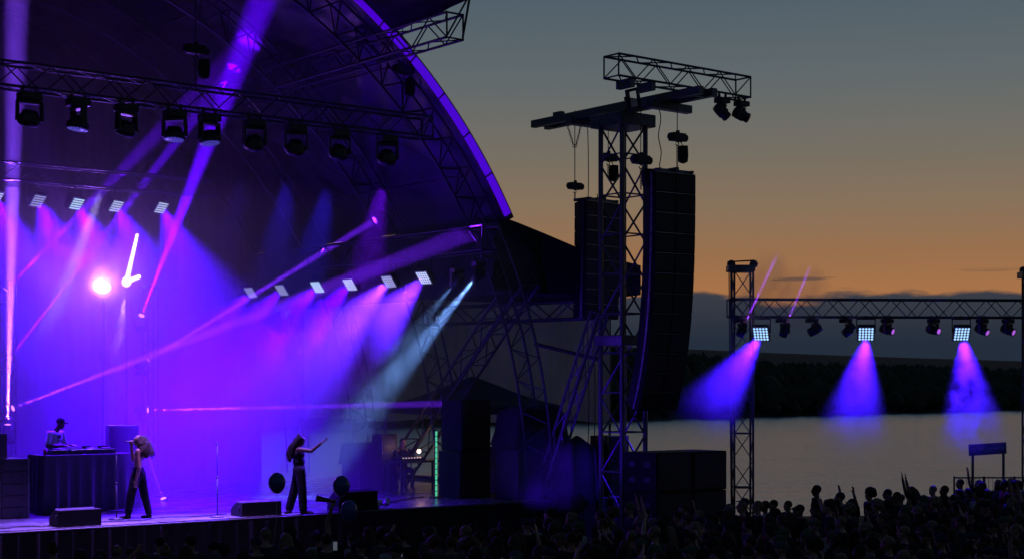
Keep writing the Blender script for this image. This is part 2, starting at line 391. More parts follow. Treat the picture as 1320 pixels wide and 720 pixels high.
# far shore: wooded bank and a higher hill behind it
SH0 = Vector((59.5, 603, 0)); SHD = Vector((227, 281, 0)).normalized(); SHN = Vector((-SHD.y, SHD.x, 0))
def hill_h(s, t):
    h = 13 * sstep(0, 110, t) + 22 * sstep(170, -40, s - 0.2 * t) * sstep(0, 150, t)
    h += 58 * sstep(350, 1300, t) * sstep(-150, 520, s) + 20 * sstep(300, 1500, t)
    h += 4.0 * noise.noise((s * 0.006, t * 0.006, 1.7)) * sstep(0, 80, t)
    return LAKE_Z - 0.6 + h + 0.6 * sstep(0, 6, t)
M_HILL = mat('far_hill', (0.012, 0.016, 0.012), 0.95, 0, 0.4, 0.02)
ss = [-2600, -1600, -1000] + [-700 + 40 * i for i in range(56)] + [1700, 2200, 3200]
ts = [-5, 0, 10, 30, 60, 90, 120, 170, 240, 330, 450, 600, 800, 1050, 1400, 1900, 2600]
b = MB()
for t in ts:
    for s in ss: b.v.append(SH0 + SHD * s + SHN * t + UP * (hill_h(s, t) if t > 0 else LAKE_Z - 1.5))
k = len(ss)
for j in range(len(ts) - 1):
    for i in range(k - 1): b.f.append([j * k + i, j * k + i + 1, (j + 1) * k + i + 1, (j + 1) * k + i])
tag(put('hills', b.mesh('hills', M_HILL, True)), kind='structure')
M_WOOD = mat('far_foliage', (0.03, 0.042, 0.02), 0.95, 0, 0.5, 0.05)
b = MB(); rw = random.Random(5)
for i in range(8600):
    near = i < 2400
    s = rw.uniform(-330, 620) if near else rw.uniform(-330, 1250); t = rw.uniform(2, 150) if near else rw.uniform(150, 1500) ** 1.0
    h = rw.uniform(8, 15) * (1.0 if near else 1.2); r = h * rw.uniform(0.26, 0.42); c = SH0 + SHD * s + SHN * t; z0 = hill_h(s, t)
    n = 7; base = len(b.v); a0 = rw.random() * 6
    prof = ((0.15, 0.35), (0.42, 1.0), (0.7, 0.8), (0.9, 0.42)) if rw.random() < 0.7 else ((0.1, 0.6), (0.3, 0.9), (0.6, 0.5), (0.85, 0.2))
    for zf, rf in prof:
        for q in range(n):
            a = a0 + 2 * math.pi * q / n; jr = r * rf * rw.uniform(0.75, 1.2)
            b.v.append(Vector((c.x + math.cos(a) * jr, c.y + math.sin(a) * jr, z0 + h * zf + rw.uniform(-0.4, 0.4))))
    b.v.append(Vector((c.x, c.y, z0 + h))); top = len(b.v) - 1
    for j in range(3):
        for q in range(n): b.f.append([base + j * n + q, base + j * n + (q + 1) % n, base + (j + 1) * n + (q + 1) % n, base + (j + 1) * n + q])
    for q in range(n): b.f.append([base + 3 * n + q, base + 3 * n + (q + 1) % n, top])
tag(put('far_wood', b.mesh('far_wood', M_WOOD)), 'dark wooded shore on the far side of the lake', 'trees', kind='stuff')

# ================================================================== STAGE
DECK = 1.5
M_DECK = mat('stage_floor', (0.13, 0.13, 0.135), 0.27, 0, 0.45, 1.2, 0.12, 18)
M_SKIRT = mat('stage_skirt', (0.012, 0.012, 0.014), 0.9, 0, 0.3, 2)
st_ = thing('stage', 'black stage deck with dark skirt under the arched roof', 'stage', S(-4, 0, 0), SROT)
# deck of laid panels, each its own sheet
pm = cached('deckp', lambda: MB().box((0, 0, 0), (1.994, 1.194, 0.06)).mesh('deck_panel', M_DECK, False, 0.004))
for i in range(-8, 6):
    for j in range(10):
        u, v = i * 2.0 - 0.0, 0.6 + j * 1.2
        if u > 9.1: continue
        put('deck_panel', pm, st_, Matrix.Translation(S(u - 0.2, v, DECK - 0.03 + random.uniform(-0.002, 0.002))) @ Matrix.Rotation(SROT, 4, 'Z'))
block('substructure', S(-3.2, 6.0, 0.72), (27.4, 11.9, 1.42), M_SKIRT, st_)
# pleated skirt along the front edge
def skirt():
    b = MB(); n = 420; L0, L1 = -17.2, 10.8
    for zc in (0.0, 1.43):
        for i in range(n + 1):
            u = L0 + (L1 - L0) * i / n; b.v.append(S(u, -0.05 - 0.03 * math.sin(i * 1.15) - 0.012 * math.sin(i * 0.37), zc))
    for i in range(n): b.f.append([i, i + 1, n + 1 + i + 1, n + 1 + i])
    return b
put('skirt', skirt().mesh('skirt', M_SKIRT, True), st_)
tube('edge_trim', S(-17.2, -0.03, 1.46), S(10.8, -0.03, 1.46), 0.025, M_BLACK, st_)

# roof vault --------------------------------------------------------
UC, ZC, RV = -5.81, 1.68, 13.3
def V(th, v, r=RV): return S(UC + r * math.cos(th), v, ZC + r * math.sin(th))
TH0 = math.asin((8.2 - ZC) / RV); TH1 = math.pi - 0.25
M_MEMB = mat('roof_membrane', (0.036, 0.036, 0.04), 0.42, 0, 0.3, 1.5, 0.5, 7)
roof = thing('stage_roof', 'dark arched tunnel roof over the stage with purple lit front edge', 'stage roof', S(UC, 0, 0), SROT)
def vault():
    b = MB(); nt_, nv = 150, 90
    for lay in (0, 1):
        for j in range(nv + 1):
            v = -0.1 + 12.3 * j / nv
            for i in range(nt_ + 1):
                th = TH0 + (TH1 - TH0) * i / nt_
                wr = 0.0
                if lay == 0:
                    a = noise.noise((th * 22 + v * 1.4, v * 0.5, 3.1)); c_ = noise.noise((th * 55 - v * 2.1, v * 0.9, 8.0))
                    wr = 0.15 * a + 0.09 * c_ - 0.10 * abs(math.sin(v / 4.0 * math.pi)) * 0.6
                    wr *= min(1.0, (v + 0.1) * 2)
                b.v.append(V(th, v, RV + wr + (0.12 if lay else 0.0)))
    w_ = nt_ + 1; k = (nv + 1) * w_
    for j in range(nv):
        for i in range(nt_):
            q = j * w_ + i; b.f.append([q, q + 1, q + w_ + 1, q + w_]); b.f.append([k + q + 1, k + q, k + q + w_, k + q + w_ + 1])
    for i in range(nt_): b.f.append([i + 1, i, k + i, k + i + 1])
    for j in range(nv): b.f.append([j * w_, (j + 1) * w_, k + (j + 1) * w_, k + j * w_])
    return b
put('membrane', vault().mesh('membrane', M_MEMB, True), roof)
# fabric edge along the front arch, stage light on it put in as glow
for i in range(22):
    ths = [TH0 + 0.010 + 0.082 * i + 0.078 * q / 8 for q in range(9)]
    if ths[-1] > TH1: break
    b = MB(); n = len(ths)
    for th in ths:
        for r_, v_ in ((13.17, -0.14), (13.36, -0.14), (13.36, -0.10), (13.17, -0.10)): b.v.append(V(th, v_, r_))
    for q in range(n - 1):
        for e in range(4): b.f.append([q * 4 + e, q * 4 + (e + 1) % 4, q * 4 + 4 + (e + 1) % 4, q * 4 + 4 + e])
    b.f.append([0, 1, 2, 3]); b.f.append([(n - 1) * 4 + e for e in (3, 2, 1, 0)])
    put('edge_glow', b.mesh('edge_glow', E_EDGE_GLOW), roof)
for v_ in (0.35, 4.1, 8.0, 11.7):                # lattice ribs
    n = 46; a0, a1 = 0.0, TH1
    for r_, dv in ((13.08, -0.22), (13.08, 0.22), (12.45, 0.0)):
        put('rib_chord', MB().path([V(a0 + (a1 - a0) * i / 90, v_ + dv, r_) for i in range(91)], 0.032, 6).mesh('rib_chord', M_TRUSS, True), roof)
    for i in range(n):
        tA, tB, tC = (a0 + (a1 - a0) * (i + f) / n for f in (0, 0.5, 1))
        for dv in (-0.22, 0.22):
            tube('rib_brace', V(tA, v_ + dv, 13.08), V(tB, v_, 12.45), 0.016, M_TRUSS, roof, 6)
            tube('rib_brace', V(tB, v_, 12.45), V(tC, v_ + dv, 13.08), 0.016, M_TRUSS, roof, 6)
for k, th in enumerate([0.62, 0.86, 1.1, 1.34, 1.58, 1.82, 2.06, 2.3]):   # purlins and crossed wind bracing
    for va, vb in ((0.35, 4.1), (4.1, 8.0), (8.0, 11.8)):
        tube('purlin', V(th, va, 12.9), V(th, vb, 12.9), 0.03, M_TRUSS, roof, 6)
        if k % 2 == 0 and th < 2.1: 
            tube('wind_brace', V(th, va, 12.88), V(th + 0.24, vb, 12.88), 0.009, M_STEEL, roof, 6); tube('wind_brace', V(th + 0.24, va, 12.84), V(th, vb, 12.84), 0.009, M_STEEL, roof, 6)
# backdrop and side drapes
def curtain(name, pts, z0, z1, mt, parent, amp=0.05, per=0.28, ztop=None):
    b = MB(); P = [Vector(p) for p in pts]; row = []
    for a, c in zip(P, P[1:]):
        n = max(2, int((c - a).length / (per / 4))); nn = (c - a).cross(UP).normalized()
        for i in range(n):
            q = a + (c - a) * (i / n); row.append(q + nn * (amp * math.sin(i * math.pi / 2 + 0.6 * math.sin(i * 0.13)) * (0.6 + 0.4 * math.sin(i * 0.031))))
    row.append(P[-1]); n = len(row)
    for q in row: b.v.append(Vector((q.x, q.y, z0)))
    for q in row: b.v.append(Vector((q.x, q.y, z1 if ztop is None else ztop(q))))
    for i in range(n - 1): b.f.append([i, i + 1, n + i + 1, n + i])
    return put(name, b.mesh(name, mt, True), parent)
gw = thing('rear_gable', 'black fabric wall closing the rear end of the arched roof', 'tarpaulin', S(UC, 12.2, DECK), SROT)
b = MB(); ths = [0.12 + (math.pi - 0.24) * i / 60 for i in range(61)]
b.prism([V(th, 12.2, RV + 0.1) for th in ths], DD * 0.06)
put('sheet', b.mesh('sheet', M_DRAPE), gw)
bd = thing('backdrop', 'tall black pleated curtain closing the back of the stage', 'curtain', S(-5, 11.4, DECK), SROT)
def vtop(q):
    u = (q - O).dot(WD); x = (u - UC) / 12.6; return ZC + 12.6 * math.sqrt(max(0.0, 1 - x * x))
curtain('curtain', [S(-15.5, 11.4, 0), S(5.6, 11.4, 0)], DECK, 9, M_DRAPE, bd, ztop=vtop)
sdp = thing('side_border', 'black drape hanging along the right side below the roof', 'curtain', S(6.9, 6, 6.4), SROT)
curtain('curtain', [S(5.82, 0.6, 0), S(5.82, 11.9, 0)], 6.45, 8.15, M_DRAPE, sdp)
tube('hanging_bar', S(5.82, 0.5, 8.17), S(5.82, 11.9, 8.17), 0.03, M_TRUSS, sdp)

# front truss along the opening
ft = thing('front_truss', 'long black box truss hung across the stage opening carrying nine lights', 'truss', S(-3, 0.1, 9.95), SROT)
truss(ft, S(-11.5, 0.25, 10.18), S(3.6, 0.25, 10.18), 0.46, 0.46, 0.5, 0.028, 0.014)
# side truss running upstage on the right
sdt = thing('side_truss', 'box truss running upstage on the right above the blinders', 'truss', S(4.5, 5, 7.4), SROT)
truss(sdt, S(4.5, -1.0, 7.62), S(4.5, 11.2, 7.62), 0.5, 0.55, 0.6, 0.028, 0.014)
# rear truss for the left row of blinders
rt = thing('rear_truss', 'box truss across the stage back carrying a row of blinders', 'truss', S(-3, 6, 8.9), SROT)
truss(rt, S(-11.5, 6.0, 9.15), S(1.2, 6.0, 9.15), 0.4, 0.4, 0.55, 0.025, 0.012)
# cantilever truss sticking out of the arch at the top
ct = thing('cantilever_truss', 'box truss poking out in front of the arch below the visor', 'truss', S(2.0, -2.9, 11.6), SROT)
truss(ct, S(2.0, -3.0, 11.72), S(2.0, 9.0, 11.72), 0.42, 0.52, 0.62, 0.03, 0.016)
tube('end_post', S(2.0 - 0.2, -3.0, 11.5), S(2.25, -3.15, 12.35), 0.02, M_TRUSS, ct); tube('end_post', S(2.2, -3.0, 11.5), S(2.3, -3.1, 12.3), 0.025, M_TRUSS, ct)
# visor sheet above it
vz = thing('roof_visor', 'dark fabric visor jutting forward above the arch', 'canopy', S(1.0, -1.5, 12.4), SROT)
def visor():
    b = MB(); n = 24
    for lay in (0, 1):
        for i in range(n + 1):
            u = -9.0 + 11.35 * i / n; x = (u - UC) / RV; za = ZC + RV * math.sqrt(1 - x * x)
            zf = 12.42 + 2.5 * (1 - math.exp(-(2.35 - u) / 4.0)); zb = max(za + 0.02, 0)
            for j in range(7):
                f = j / 6; b.v.append(S(u, -0.05 - 3.15 * f, zb * (1 - f) + zf * f - 0.12 * math.sin(f * math.pi) + (0.07 if lay else 0)))
    k = (n + 1) * 7
    for i in range(n):
        for j in range(6):
            q = i * 7 + j; b.f.append([q, q + 7, q + 8, q + 1]); b.f.append([k + q, k + q + 1, k + q + 8, k + q + 7])
        q = i * 7 + 6; b.f.append([q, q + 7, k + q + 7, k + q])
    for j in range(6): q = n * 7 + j; b.f.append([q, q + 1, k + q + 1, k + q])
    return b
put('sheet', visor().mesh('sheet', M_DRAPE, True), vz)
b = MB().path([S(2.4, -0.05 - 3.2 * f, (ZC + RV * math.sqrt(1 - ((2.35 - UC) / RV) ** 2)) * (1 - f) + 12.42 * f) for f in (0, 0.25, 0.5, 0.75, 1)], 0.05, 6)
put('edge_tube', b.mesh('edge_tube', M_TRUSS, True), vz)

# chain hoists above the front truss
def hoist(p, label, group, size=1.0, top=None, bag=True, chainl=0.5):
    t = thing('chain_hoist', label, 'chain hoist', p, SROT, group); s = size
    loc('motor', cached(('hm', s), lambda: MB().box((0, 0, 0), (0.42 * s, 0.2 * s, 0.2 * s)).cyl((-0.27 * s, 0, 0), (-0.2 * s, 0, 0), 0.085 * s).cyl((0.2 * s, 0, 0), (0.3 * s, 0, 0), 0.095 * s).cyl((0.02 * s, 0, 0.08 * s), (0.02 * s, 0, 0.17 * s), 0.05 * s).mesh('motor', M_BLACK, False, 0.01 * s)), t)
    if top is not None: tube('chain', Vector(p) + UP * 0.15 * s, Vector(p) + UP * top, 0.011, M_CHAIN, t, 6)
    loc('hook', cached(('hh', s), lambda: MB().path([(0.0 + 0.05 * s * math.sin(a), 0, -0.16 * s + 0.05 * s * math.cos(a)) for a in [0.2 + i * 0.45 for i in range(11)]], 0.014 * s, 6).cyl((0, 0, -0.02), (0, 0, -0.13 * s), 0.025 * s).mesh('hook', M_CHAIN, True)), t)
    n = int(chainl / 0.07)
    lk = cached(('hl', s), lambda: MB().path([(0.022 * math.cos(a), 0, 0.04 * math.sin(a)) for a in [i * math.pi / 4 for i in range(8)]], 0.009, 5, True).mesh('chain_link', M_CHAIN, True))
    for i in range(n): loc('chain_link', lk, t, T(0, 0, -0.24 * s - i * 0.068) @ Matrix.Rotation((i % 2) * math.pi / 2, 4, 'Z'))
    if bag:
        loc('chain_bag', cached(('hb', s), lambda: MB().lathe([(0.05 * s, -0.62 * s), (0.12 * s, -0.58 * s), (0.135 * s, -0.42 * s), (0.125 * s, -0.22 * s), (0.13 * s, -0.2 * s)], (0.2 * s, 0, 0), 12).cyl((0.2 * s, 0, -0.21 * s), (0.06 * s, 0, -0.02), 0.01).mesh('chain_bag', M_DRAPE, True)), t)
    return t
hoist(atV(252, 64, 0.2), 'chain hoist with hanging bag above the front truss, left one', 'hoists over the front truss', 0.95, 3.5, True, 0.7)
hoist(atV(519, 90, 0.2), 'chain hoist with hanging bag above the front truss beside the arch edge', 'hoists over the front truss', 0.95, 1.5, True, 0.7)

# nine wash heads on the front truss
ordn = ['first', 'second', 'third', 'fourth', 'fifth', 'sixth', 'seventh', 'eighth', 'ninth', 'tenth', 'eleventh', 'twelfth']
FT = [(38, 1, (-0.3, 0.4, -1)), (101, 1, (-0.12, -0.1, -1)), (163, 1, (-0.2, 0.3, -1)), (225, 1, (-0.02, -0.12, -1)), (270, 1, (0.16, -0.12, -1)), (328, 1, (-0.4, 0.6, -1)), (381, 1, (-0.3, 0.7, -1)), (437, 1, (-0.35, 0.6, -1)), (499, 1, (-0.25, 0.7, -1))]
for i, (px, on, dv) in enumerate(FT):
    p = atV(px, 300, 0.05); p.z = 9.93
    if i == 2: dv = S(-5.3, 3.7, 2.75) - p
    pw = {1: 13000, 2: 16000, 3: 16000, 4: 16000, 6: 1300, 7: 1700, 8: 2400}.get(i, 250)
    wc = {8: (0.15, 0.0, 1), 1: (0.32, 0.14, 1.0), 2: (0.5, 0.4, 1.0), 3: (0.32, 0.14, 1.0), 4: (0.32, 0.14, 1.0)}.get(i, BLUE)
    moving_head('moving_head', f'round wash light with LED ring, {ordn[i]} from the left on the front truss', 'wash lights on the front truss', p, dv, True, E_BLUE, 1.15, pw, wc, 46 if i in (1, 3, 4) else (7 if i == 2 else 24), 0.9, True)

# blinder rows ------------------------------------------------------
for i, (px, py) in enumerate([(-6, 255), (49, 259), (99, 263), (150, 266), (208, 268)]):
    p = atV(px, py, 6.0)
    led_panel('blinder', f'square LED blinder hung at the stage back, {ordn[i]} of five from the left', 'blinders on the rear truss', p, S(1.2, -2.2, -1.7) - S(0, 0, 0), 8, 5, 0.38, 0.30, (E_WHITE, E_DIM, E_COOL, E_WHITE, E_WHITE)[i], 15000, PURPLE, 60, 0.30, 1.0, 0.0, S(0.45, -0.75, -2.0) - S(0, 0, 0))
for i, (px, py) in enumerate([(323, 377), (363, 374), (409, 370), (451, 367), (501, 363), (546, 358)]):
    p = atU(px, py, 4.1)
    led_panel('blinder', f'square LED blinder below the side truss, {ordn[i]} of six from the left', 'blinders below the side truss', p, WD * -1.35 + DD * -0.28 + UP * -1.1, 5, 6, 0.34, 0.34, (E_DIM, E_DIM, E_COOL, E_WHITE, E_DIM, E_WHITE)[i], 14000 if i < 4 else 22000, PURPLE if i < 4 else (0.09, 0.012, 1), 40, 0.42)
for i, (px, py) in enumerate([(589, 366), (617, 358)]):
    p = atU(px, py, 4.5) + UP * 0.42
    moving_head('profile_spot', f'profile spot with pale blue beam near the side truss front, {"smaller left" if i == 0 else "brighter right"} one', 'pale blue spots on the side truss', p, Vector((-0.50, 0.30, -0.58)) if i else Vector((-0.5, 0.6, -0.55)), True, E_ICE, 0.8, (11500 if i else 1600), (0.18, 0.38, 1.0), 15, 1.0)

# beam fixtures on two ladder towers at the back ---------------------
def ladder(px, v, z1, label):
    p = atV(px, 500, v); p.z = DECK
    t = thing('ladder_tower', label, 'truss tower', p, SROT, 'upstage light ladders')
    block('foot', p + UP * 0.02, (0.7, 0.7, 0.04), M_BLACK, t)
    truss(t, p + UP * 0.04, p + UP * (z1 - DECK), 0.29, 0.29, 0.4, 0.022, 0.01, None, DD)
    return p
BV = 7.5
ladder(194, BV + 0.35, 6.8, 'slim upright truss at the back holding beam lights, right of two')
ladder(10, BV + 0.35, 6.8, 'slim upright truss at the back holding beam lights, left of two')
def beam(px, py, v, target, power, angle, label, col=MAGENTA, hot=False, blend=0.4):
    p = atV(px, py, v); d_ = Vector(target) - p; d_.normalize()
    c = p - d_ * 0.2 + UP * -0.34
    moving_head('beam_light', label, 'beam lights at the stage back', c, d_, False, E_HOT if hot else E_PINK, 0.8, power, col, angle, blend)
beam(18, 525, BV, S(4.35, -0.95, 7.86), 330000, 2.4, 'beam light low on the left ladder throwing a long ray to the side truss')
beam(192, 463, BV, atU(497, 275, 5.75), 480000, 1.8, 'beam light on the right ladder throwing a ray up to the roof')
beam(192, 528, BV, atY(604, 519, 39.35), 420000, 1.6, 'beam light low on the right ladder throwing a level ray')
beam(183, 405, BV, atV(350, -30, 1.0), 520000, 5.2, 'beam light high on the right ladder with a steep wide ray', (0.095, 0.0, 1.0), False, 0.9)
beam(15, 458, BV, atV(217, 196, 6.8), 600000, 2.6, 'beam light midway up the left ladder with a diagonal ray', (0.1, 0.0, 1.0), False, 0.7)
beam(10, 545, BV - 1.0, atV(22, -30, 5.5), 900000, 4.2, 'beam light on the floor at far left with a bright vertical ray', (0.2, 0.05, 1.0), False, 1.0)
beam(8, 372, BV, atV(236, 140, 5.6), 150000, 5.5, 'beam light at the top of the left ladder with a broad faint ray', (0.12, 0.0, 1.0), False, 1.0)
pf = atZ(212, 645, DECK); beam(210, 640, (pf - O).dot(DD), atV(150, 470, 5.0), 16000, 5, 'small beam light on the floor behind the curly haired singer')

# hot white lights in the fog at left
def hot_light():
    p = atV(163, 364, 8.2); t = thing('led_tube_pair', 'two glowing white tubes joined in a V at the stage back', 'light tubes', p, 0)
    E_TUBE = emis('tube_white', (0.8, 0.6, 1.0), 9.0, True)
    a, c1, c2 = atV(163, 363, 8.2), atV(177, 302, 8.2), atV(180, 356, 7.9)
    put('tube', MB().path([a, a.lerp(c1, 0.5), c1], lambda f: 0.06 - 0.03 * f, 10).mesh('tube', E_TUBE, True), t)
    put('tube', MB().path([a, a.lerp(c2, 0.5), c2], lambda f: 0.06 - 0.01 * f, 10).mesh('tube', E_TUBE, True), t)
    put('joint', MB().ball(a, (0.12, 0.12, 0.13)).mesh('joint', E_TUBE, True), t)
    g = a.copy(); g.z = DECK
    tube('stand', g, a - UP * 0.1, 0.025, M_BLACK, t); block('stand_base', g + UP * 0.015, (0.5, 0.5, 0.03), M_BLACK, t)
    q = atV(132, 370, 8.0); t2 = thing('flood_lamp', 'dazzling round white lamp in the fog at the stage back', 'stage light', q, 0)
    put('lens', MB().ball(q, (0.2, 0.07, 0.15), 18, 10).mesh('lens', emis('flood_white', (0.92, 0.8, 1.0), 6.0), True), t2)
    put('housing', MB().lathe([(0.1, 0.32), (0.17, 0.28), (0.25, 0.06), (0.26, 0.04)], (0, 0, 0), 18).mesh('housing', M_PLAST, True), t2, Matrix.Translation(q) @ Matrix.Rotation(R(-90), 4, 'X'))
    g = q.copy(); g.z = DECK; tube('stand', g, q - UP * 0.15 + Vector((0, 0.15, 0)), 0.03, M_BLACK, t2); block('stand_base', g + UP * 0.015, (0.5, 0.5, 0.03), M_BLACK, t2)
    spot(t2, q + Vector((0, -0.15, 0)), Vector((0.15, -1, 0.05)), (0.32, 0.1, 1.0), 1900, 170, 1.0, 0.12); spot(t, a - UP * 0.2, Vector((-0.12, -0.1, -1)), (0.3, 0.16, 1.0), 5000, 13, 0.8, 0.05)
hot_light()

# smoke filling the stage -------------------------------------------
def smoke_mat(name, dens, noise_scale=None, lo=0.35, hi=0.75, fall=False, col=(1, 1, 1)):
    m = bpy.data.materials.new(name); m.use_nodes = True; t = m.node_tree; t.nodes.clear()
    o = node(t, 'ShaderNodeOutputMaterial'); pv = node(t, 'ShaderNodeVolumePrincipled'); t.links.new(pv.outputs[0], o.inputs['Volume'])
    pv.inputs['Color'].default_value = tuple(col) + (1,); pv.inputs['Density'].default_value = dens; pv.inputs['Anisotropy'].default_value = 0.0
    if noise_scale:
        g = node(t, 'ShaderNodeTexCoord'); n = node(t, 'ShaderNodeTexNoise'); n.inputs['Scale'].default_value = noise_scale; n.inputs['Detail'].default_value = 3; n.inputs['Distortion'].default_value = 0.6
        t.links.new(g.outputs['Object'], n.inputs[0])
        r = node(t, 'ShaderNodeMapRange', interpolation_type='SMOOTHSTEP'); t.links.new(n.outputs[0], r.inputs[0]); r.inputs[1].default_value = lo; r.inputs[2].default_value = hi
        val = r.outputs[0]
        if fall:
            ln = node(t, 'ShaderNodeVectorMath', operation='LENGTH'); mp = node(t, 'ShaderNodeMapping', vector_type='POINT'); t.links.new(g.outputs['Generated'], mp.inputs[0])
            mp.inputs['Location'].default_value = (-1, -1, -1); mp.inputs['Scale'].default_value = (2, 2, 2); t.links.new(mp.outputs[0], ln.inputs[0])
            f = node(t, 'ShaderNodeMapRange', interpolation_type='SMOOTHSTEP'); t.links.new(ln.outputs['Value'], f.inputs[0]); f.inputs[1].default_value = 1.0; f.inputs[2].default_value = 0.6
            val = mth(t, 'MULTIPLY', val, f.outputs[0])
        t.links.new(mth(t, 'MULTIPLY', val, dens), pv.inputs['Density'])
    return m
M_SSM = smoke_mat('stage_smoke', 0.075)
for (u0, u1, prof, lab) in ((-11.0, -2.801, [(4.4, DECK + 0.02), (3.9, 3.8), (1.3, 6.2), (0.75, 8.0), (0.7, 8.8), (11.2, 8.8), (11.2, DECK + 0.02)], 'purple lit smoke filling the left of the stage'),
                            (-2.799, 2.499, [(1.7, DECK + 0.02), (1.2, 5.0), (0.75, 8.0), (0.7, 8.8), (11.2, 8.8), (11.2, DECK + 0.02)], 'purple lit smoke filling the middle of the stage'),
                            (2.501, 5.75, [(1.7, DECK + 0.02), (1.3, 4.4), (-1.3, 6.0), (-1.3, 7.2), (0.7, 8.8), (11.2, 8.8), (11.2, DECK + 0.02)], 'purple lit smoke filling the right of the stage')):
    b = MB(); b.prism([S(u0, v, z) for v, z in prof], S(u1, 0, 0) - S(u0, 0, 0))
    tag(put('stage_smoke', b.mesh('stage_smoke', M_SSM)), lab, 'smoke', kind='stuff')
b = MB()
b.prism([S(-11.0, v, z) for v, z in [(0.7, 8.82), (0.7, 13.2), (11.2, 13.2), (11.2, 8.82)]], S(2.2, 0, 0) - S(-11.0, 0, 0))
tag(put('roof_smoke', b.mesh('roof_smoke', smoke_mat('roof_smoke', 0.034))), 'thin smoke hanging below the arched roof', 'smoke', kind='stuff')

# ================================================================== PA TOWER AND SPEAKERS
TU, TV = 8.33, -1.27
tw = thing('speaker_tower', 'tall lattice tower holding two line arrays right of the stage', 'tower', S(TU, TV, 0), SROT)
truss(tw, S(TU, TV, 0.3), S(TU, TV, 10.5), 0.76, 0.76, 0.95, 0.06, 0.026, M_STEEL, DD, 'FBTU')
for k in range(1, 11):
    for a, c_ in (((-1, -1), (1, -1)), ((1, -1), (1, 1)), ((-1, 1), (1, 1)), ((-1, -1), (-1, 1))):
        tube('rung', S(TU + a[0] * 0.38, TV + a[1] * 0.38, 0.3 + k * 0.95), S(TU + c_[0] * 0.38, TV + c_[1] * 0.38, 0.3 + k * 0.95), 0.02, M_STEEL, tw, 6)
block('base', S(TU, TV, 0.15), (1.8, 1.8, 0.3), M_BLACK, tw)
block('sleeve', S(TU, TV, 10.62), (1.12, 1.12, 0.3), M_STEEL, tw, bevel=0.02)
block('collar', S(TU, TV, 5.35), (1.0, 1.0, 0.24), M_STEEL, tw, bevel=0.02)
for du in (-0.22, 0.22):
    block('main_beam', S(TU + du, TV + 0.15, 10.95), (0.16, 6.0, 0.18), M_STEEL, tw)
for k in range(7): block('cross_plate', S(TU, TV - 2.6 + k * 0.9, 10.95), (0.3, 0.08, 0.2), M_STEEL, tw)
block('cross_beam', S(TU, TV + 1.5, 10.8), (0.9, 0.22, 0.16), M_STEEL, tw); block('cross_beam', S(TU, TV - 1.6, 10.76), (1.3, 0.2, 0.18), M_STEEL, tw)
block('shackle_plate', S(TU, TV + 2.4, 11.13), (0.14, 0.3, 0.12), M_STEEL, tw)
# raking legs
for sgn in (1,):
    p0 = S(TU - 0.5, TV + 0.3, 6.0); p1 = S(TU - 1.2, TV + 2.2, 0.3)
    truss(tw, p0, p1, 0.3, 0.3, 0.6, 0.035, 0.014, M_STEEL, DD)
tube('guy_brace', atY(690, 443, 40.5), atY(772, 463, 38.6), 0.05, M_TRUSS, tw)
# light truss on top
tt = thing('top_truss', 'short box truss on top of the speaker tower against the sky', 'truss', S(TU + 0.5, -2.2, 11.4), SROT)
pL, pR = atV(788, 89, -2.4), atV(958, 111, -2.4); zt = (pL.z + pR.z) / 2; pL.z = pR.z = zt
truss(tt, pL, pR, 0.5, 0.5, 0.52, 0.028, 0.016, M_TRUSS, posts=False)
for f in (0.1, 0.25): block('spigot', pL.lerp(pR, f) - UP * 0.36, (0.14, 0.5, 0.2), M_STEEL, tt)
for i, px in enumerate((931, 956)):
    p = atV(px, 118, -2.4); p.z = zt - 0.26
    moving_head('moving_head', f'dark moving head under the end of the tower top truss, {"left" if i == 0 else "right"} one', 'heads on the tower top truss', p, Vector((0.75, -0.3, -0.45)) if i else Vector((0.5, -0.2, -0.6)), True, None, 0.95)
fl = thing('flood_light', 'flat black frame with a clear glass pane on the tower head', 'floodlight', atV(816, 128, -2.6), SROT)
c_ = atV(816, 128, -2.6); rx = Matrix.Rotation(R(10), 3, 'Y')
MF = Matrix.Translation(c_) @ Matrix.Rotation(R(-8), 4, 'Y') @ Matrix.Rotation(R(-28), 4, 'Z')
put('housing', MB().box((-0.12, 0, 0), (0.07, 0.1, 0.46)).box((0.14, 0, 0), (0.05, 0.1, 0.46)).box((0.01, 0, 0.215), (0.32, 0.102, 0.05)).box((0.01, 0, -0.215), (0.32, 0.102, 0.05)).mesh('housing', M_BLACK), fl, MF)
mgl = bpy.data.materials.new('clear_glass'); mgl.use_nodes = True; tg = mgl.node_tree; tb = node(tg, 'ShaderNodeBsdfTransparent'); gb2 = node(tg, 'ShaderNodeBsdfGlossy'); gb2.inputs['Roughness'].default_value = 0.05; ms2 = node(tg, 'ShaderNodeMixShader'); ms2.inputs[0].default_value = 0.12
tg.links.new(tb.outputs[0], ms2.inputs[1]); tg.links.new(gb2.outputs[0], ms2.inputs[2]); tg.links.new(ms2.outputs[0], tg.nodes['Material Output'].inputs[0])
put('glass', MB().box((0.015, 0, 0), (0.21, 0.012, 0.39)).mesh('glass', mgl), fl, MF)
block('yoke', c_ + Vector((0, 0.1, 0.0)), (0.5, 0.05, 0.08), M_BLACK, fl)

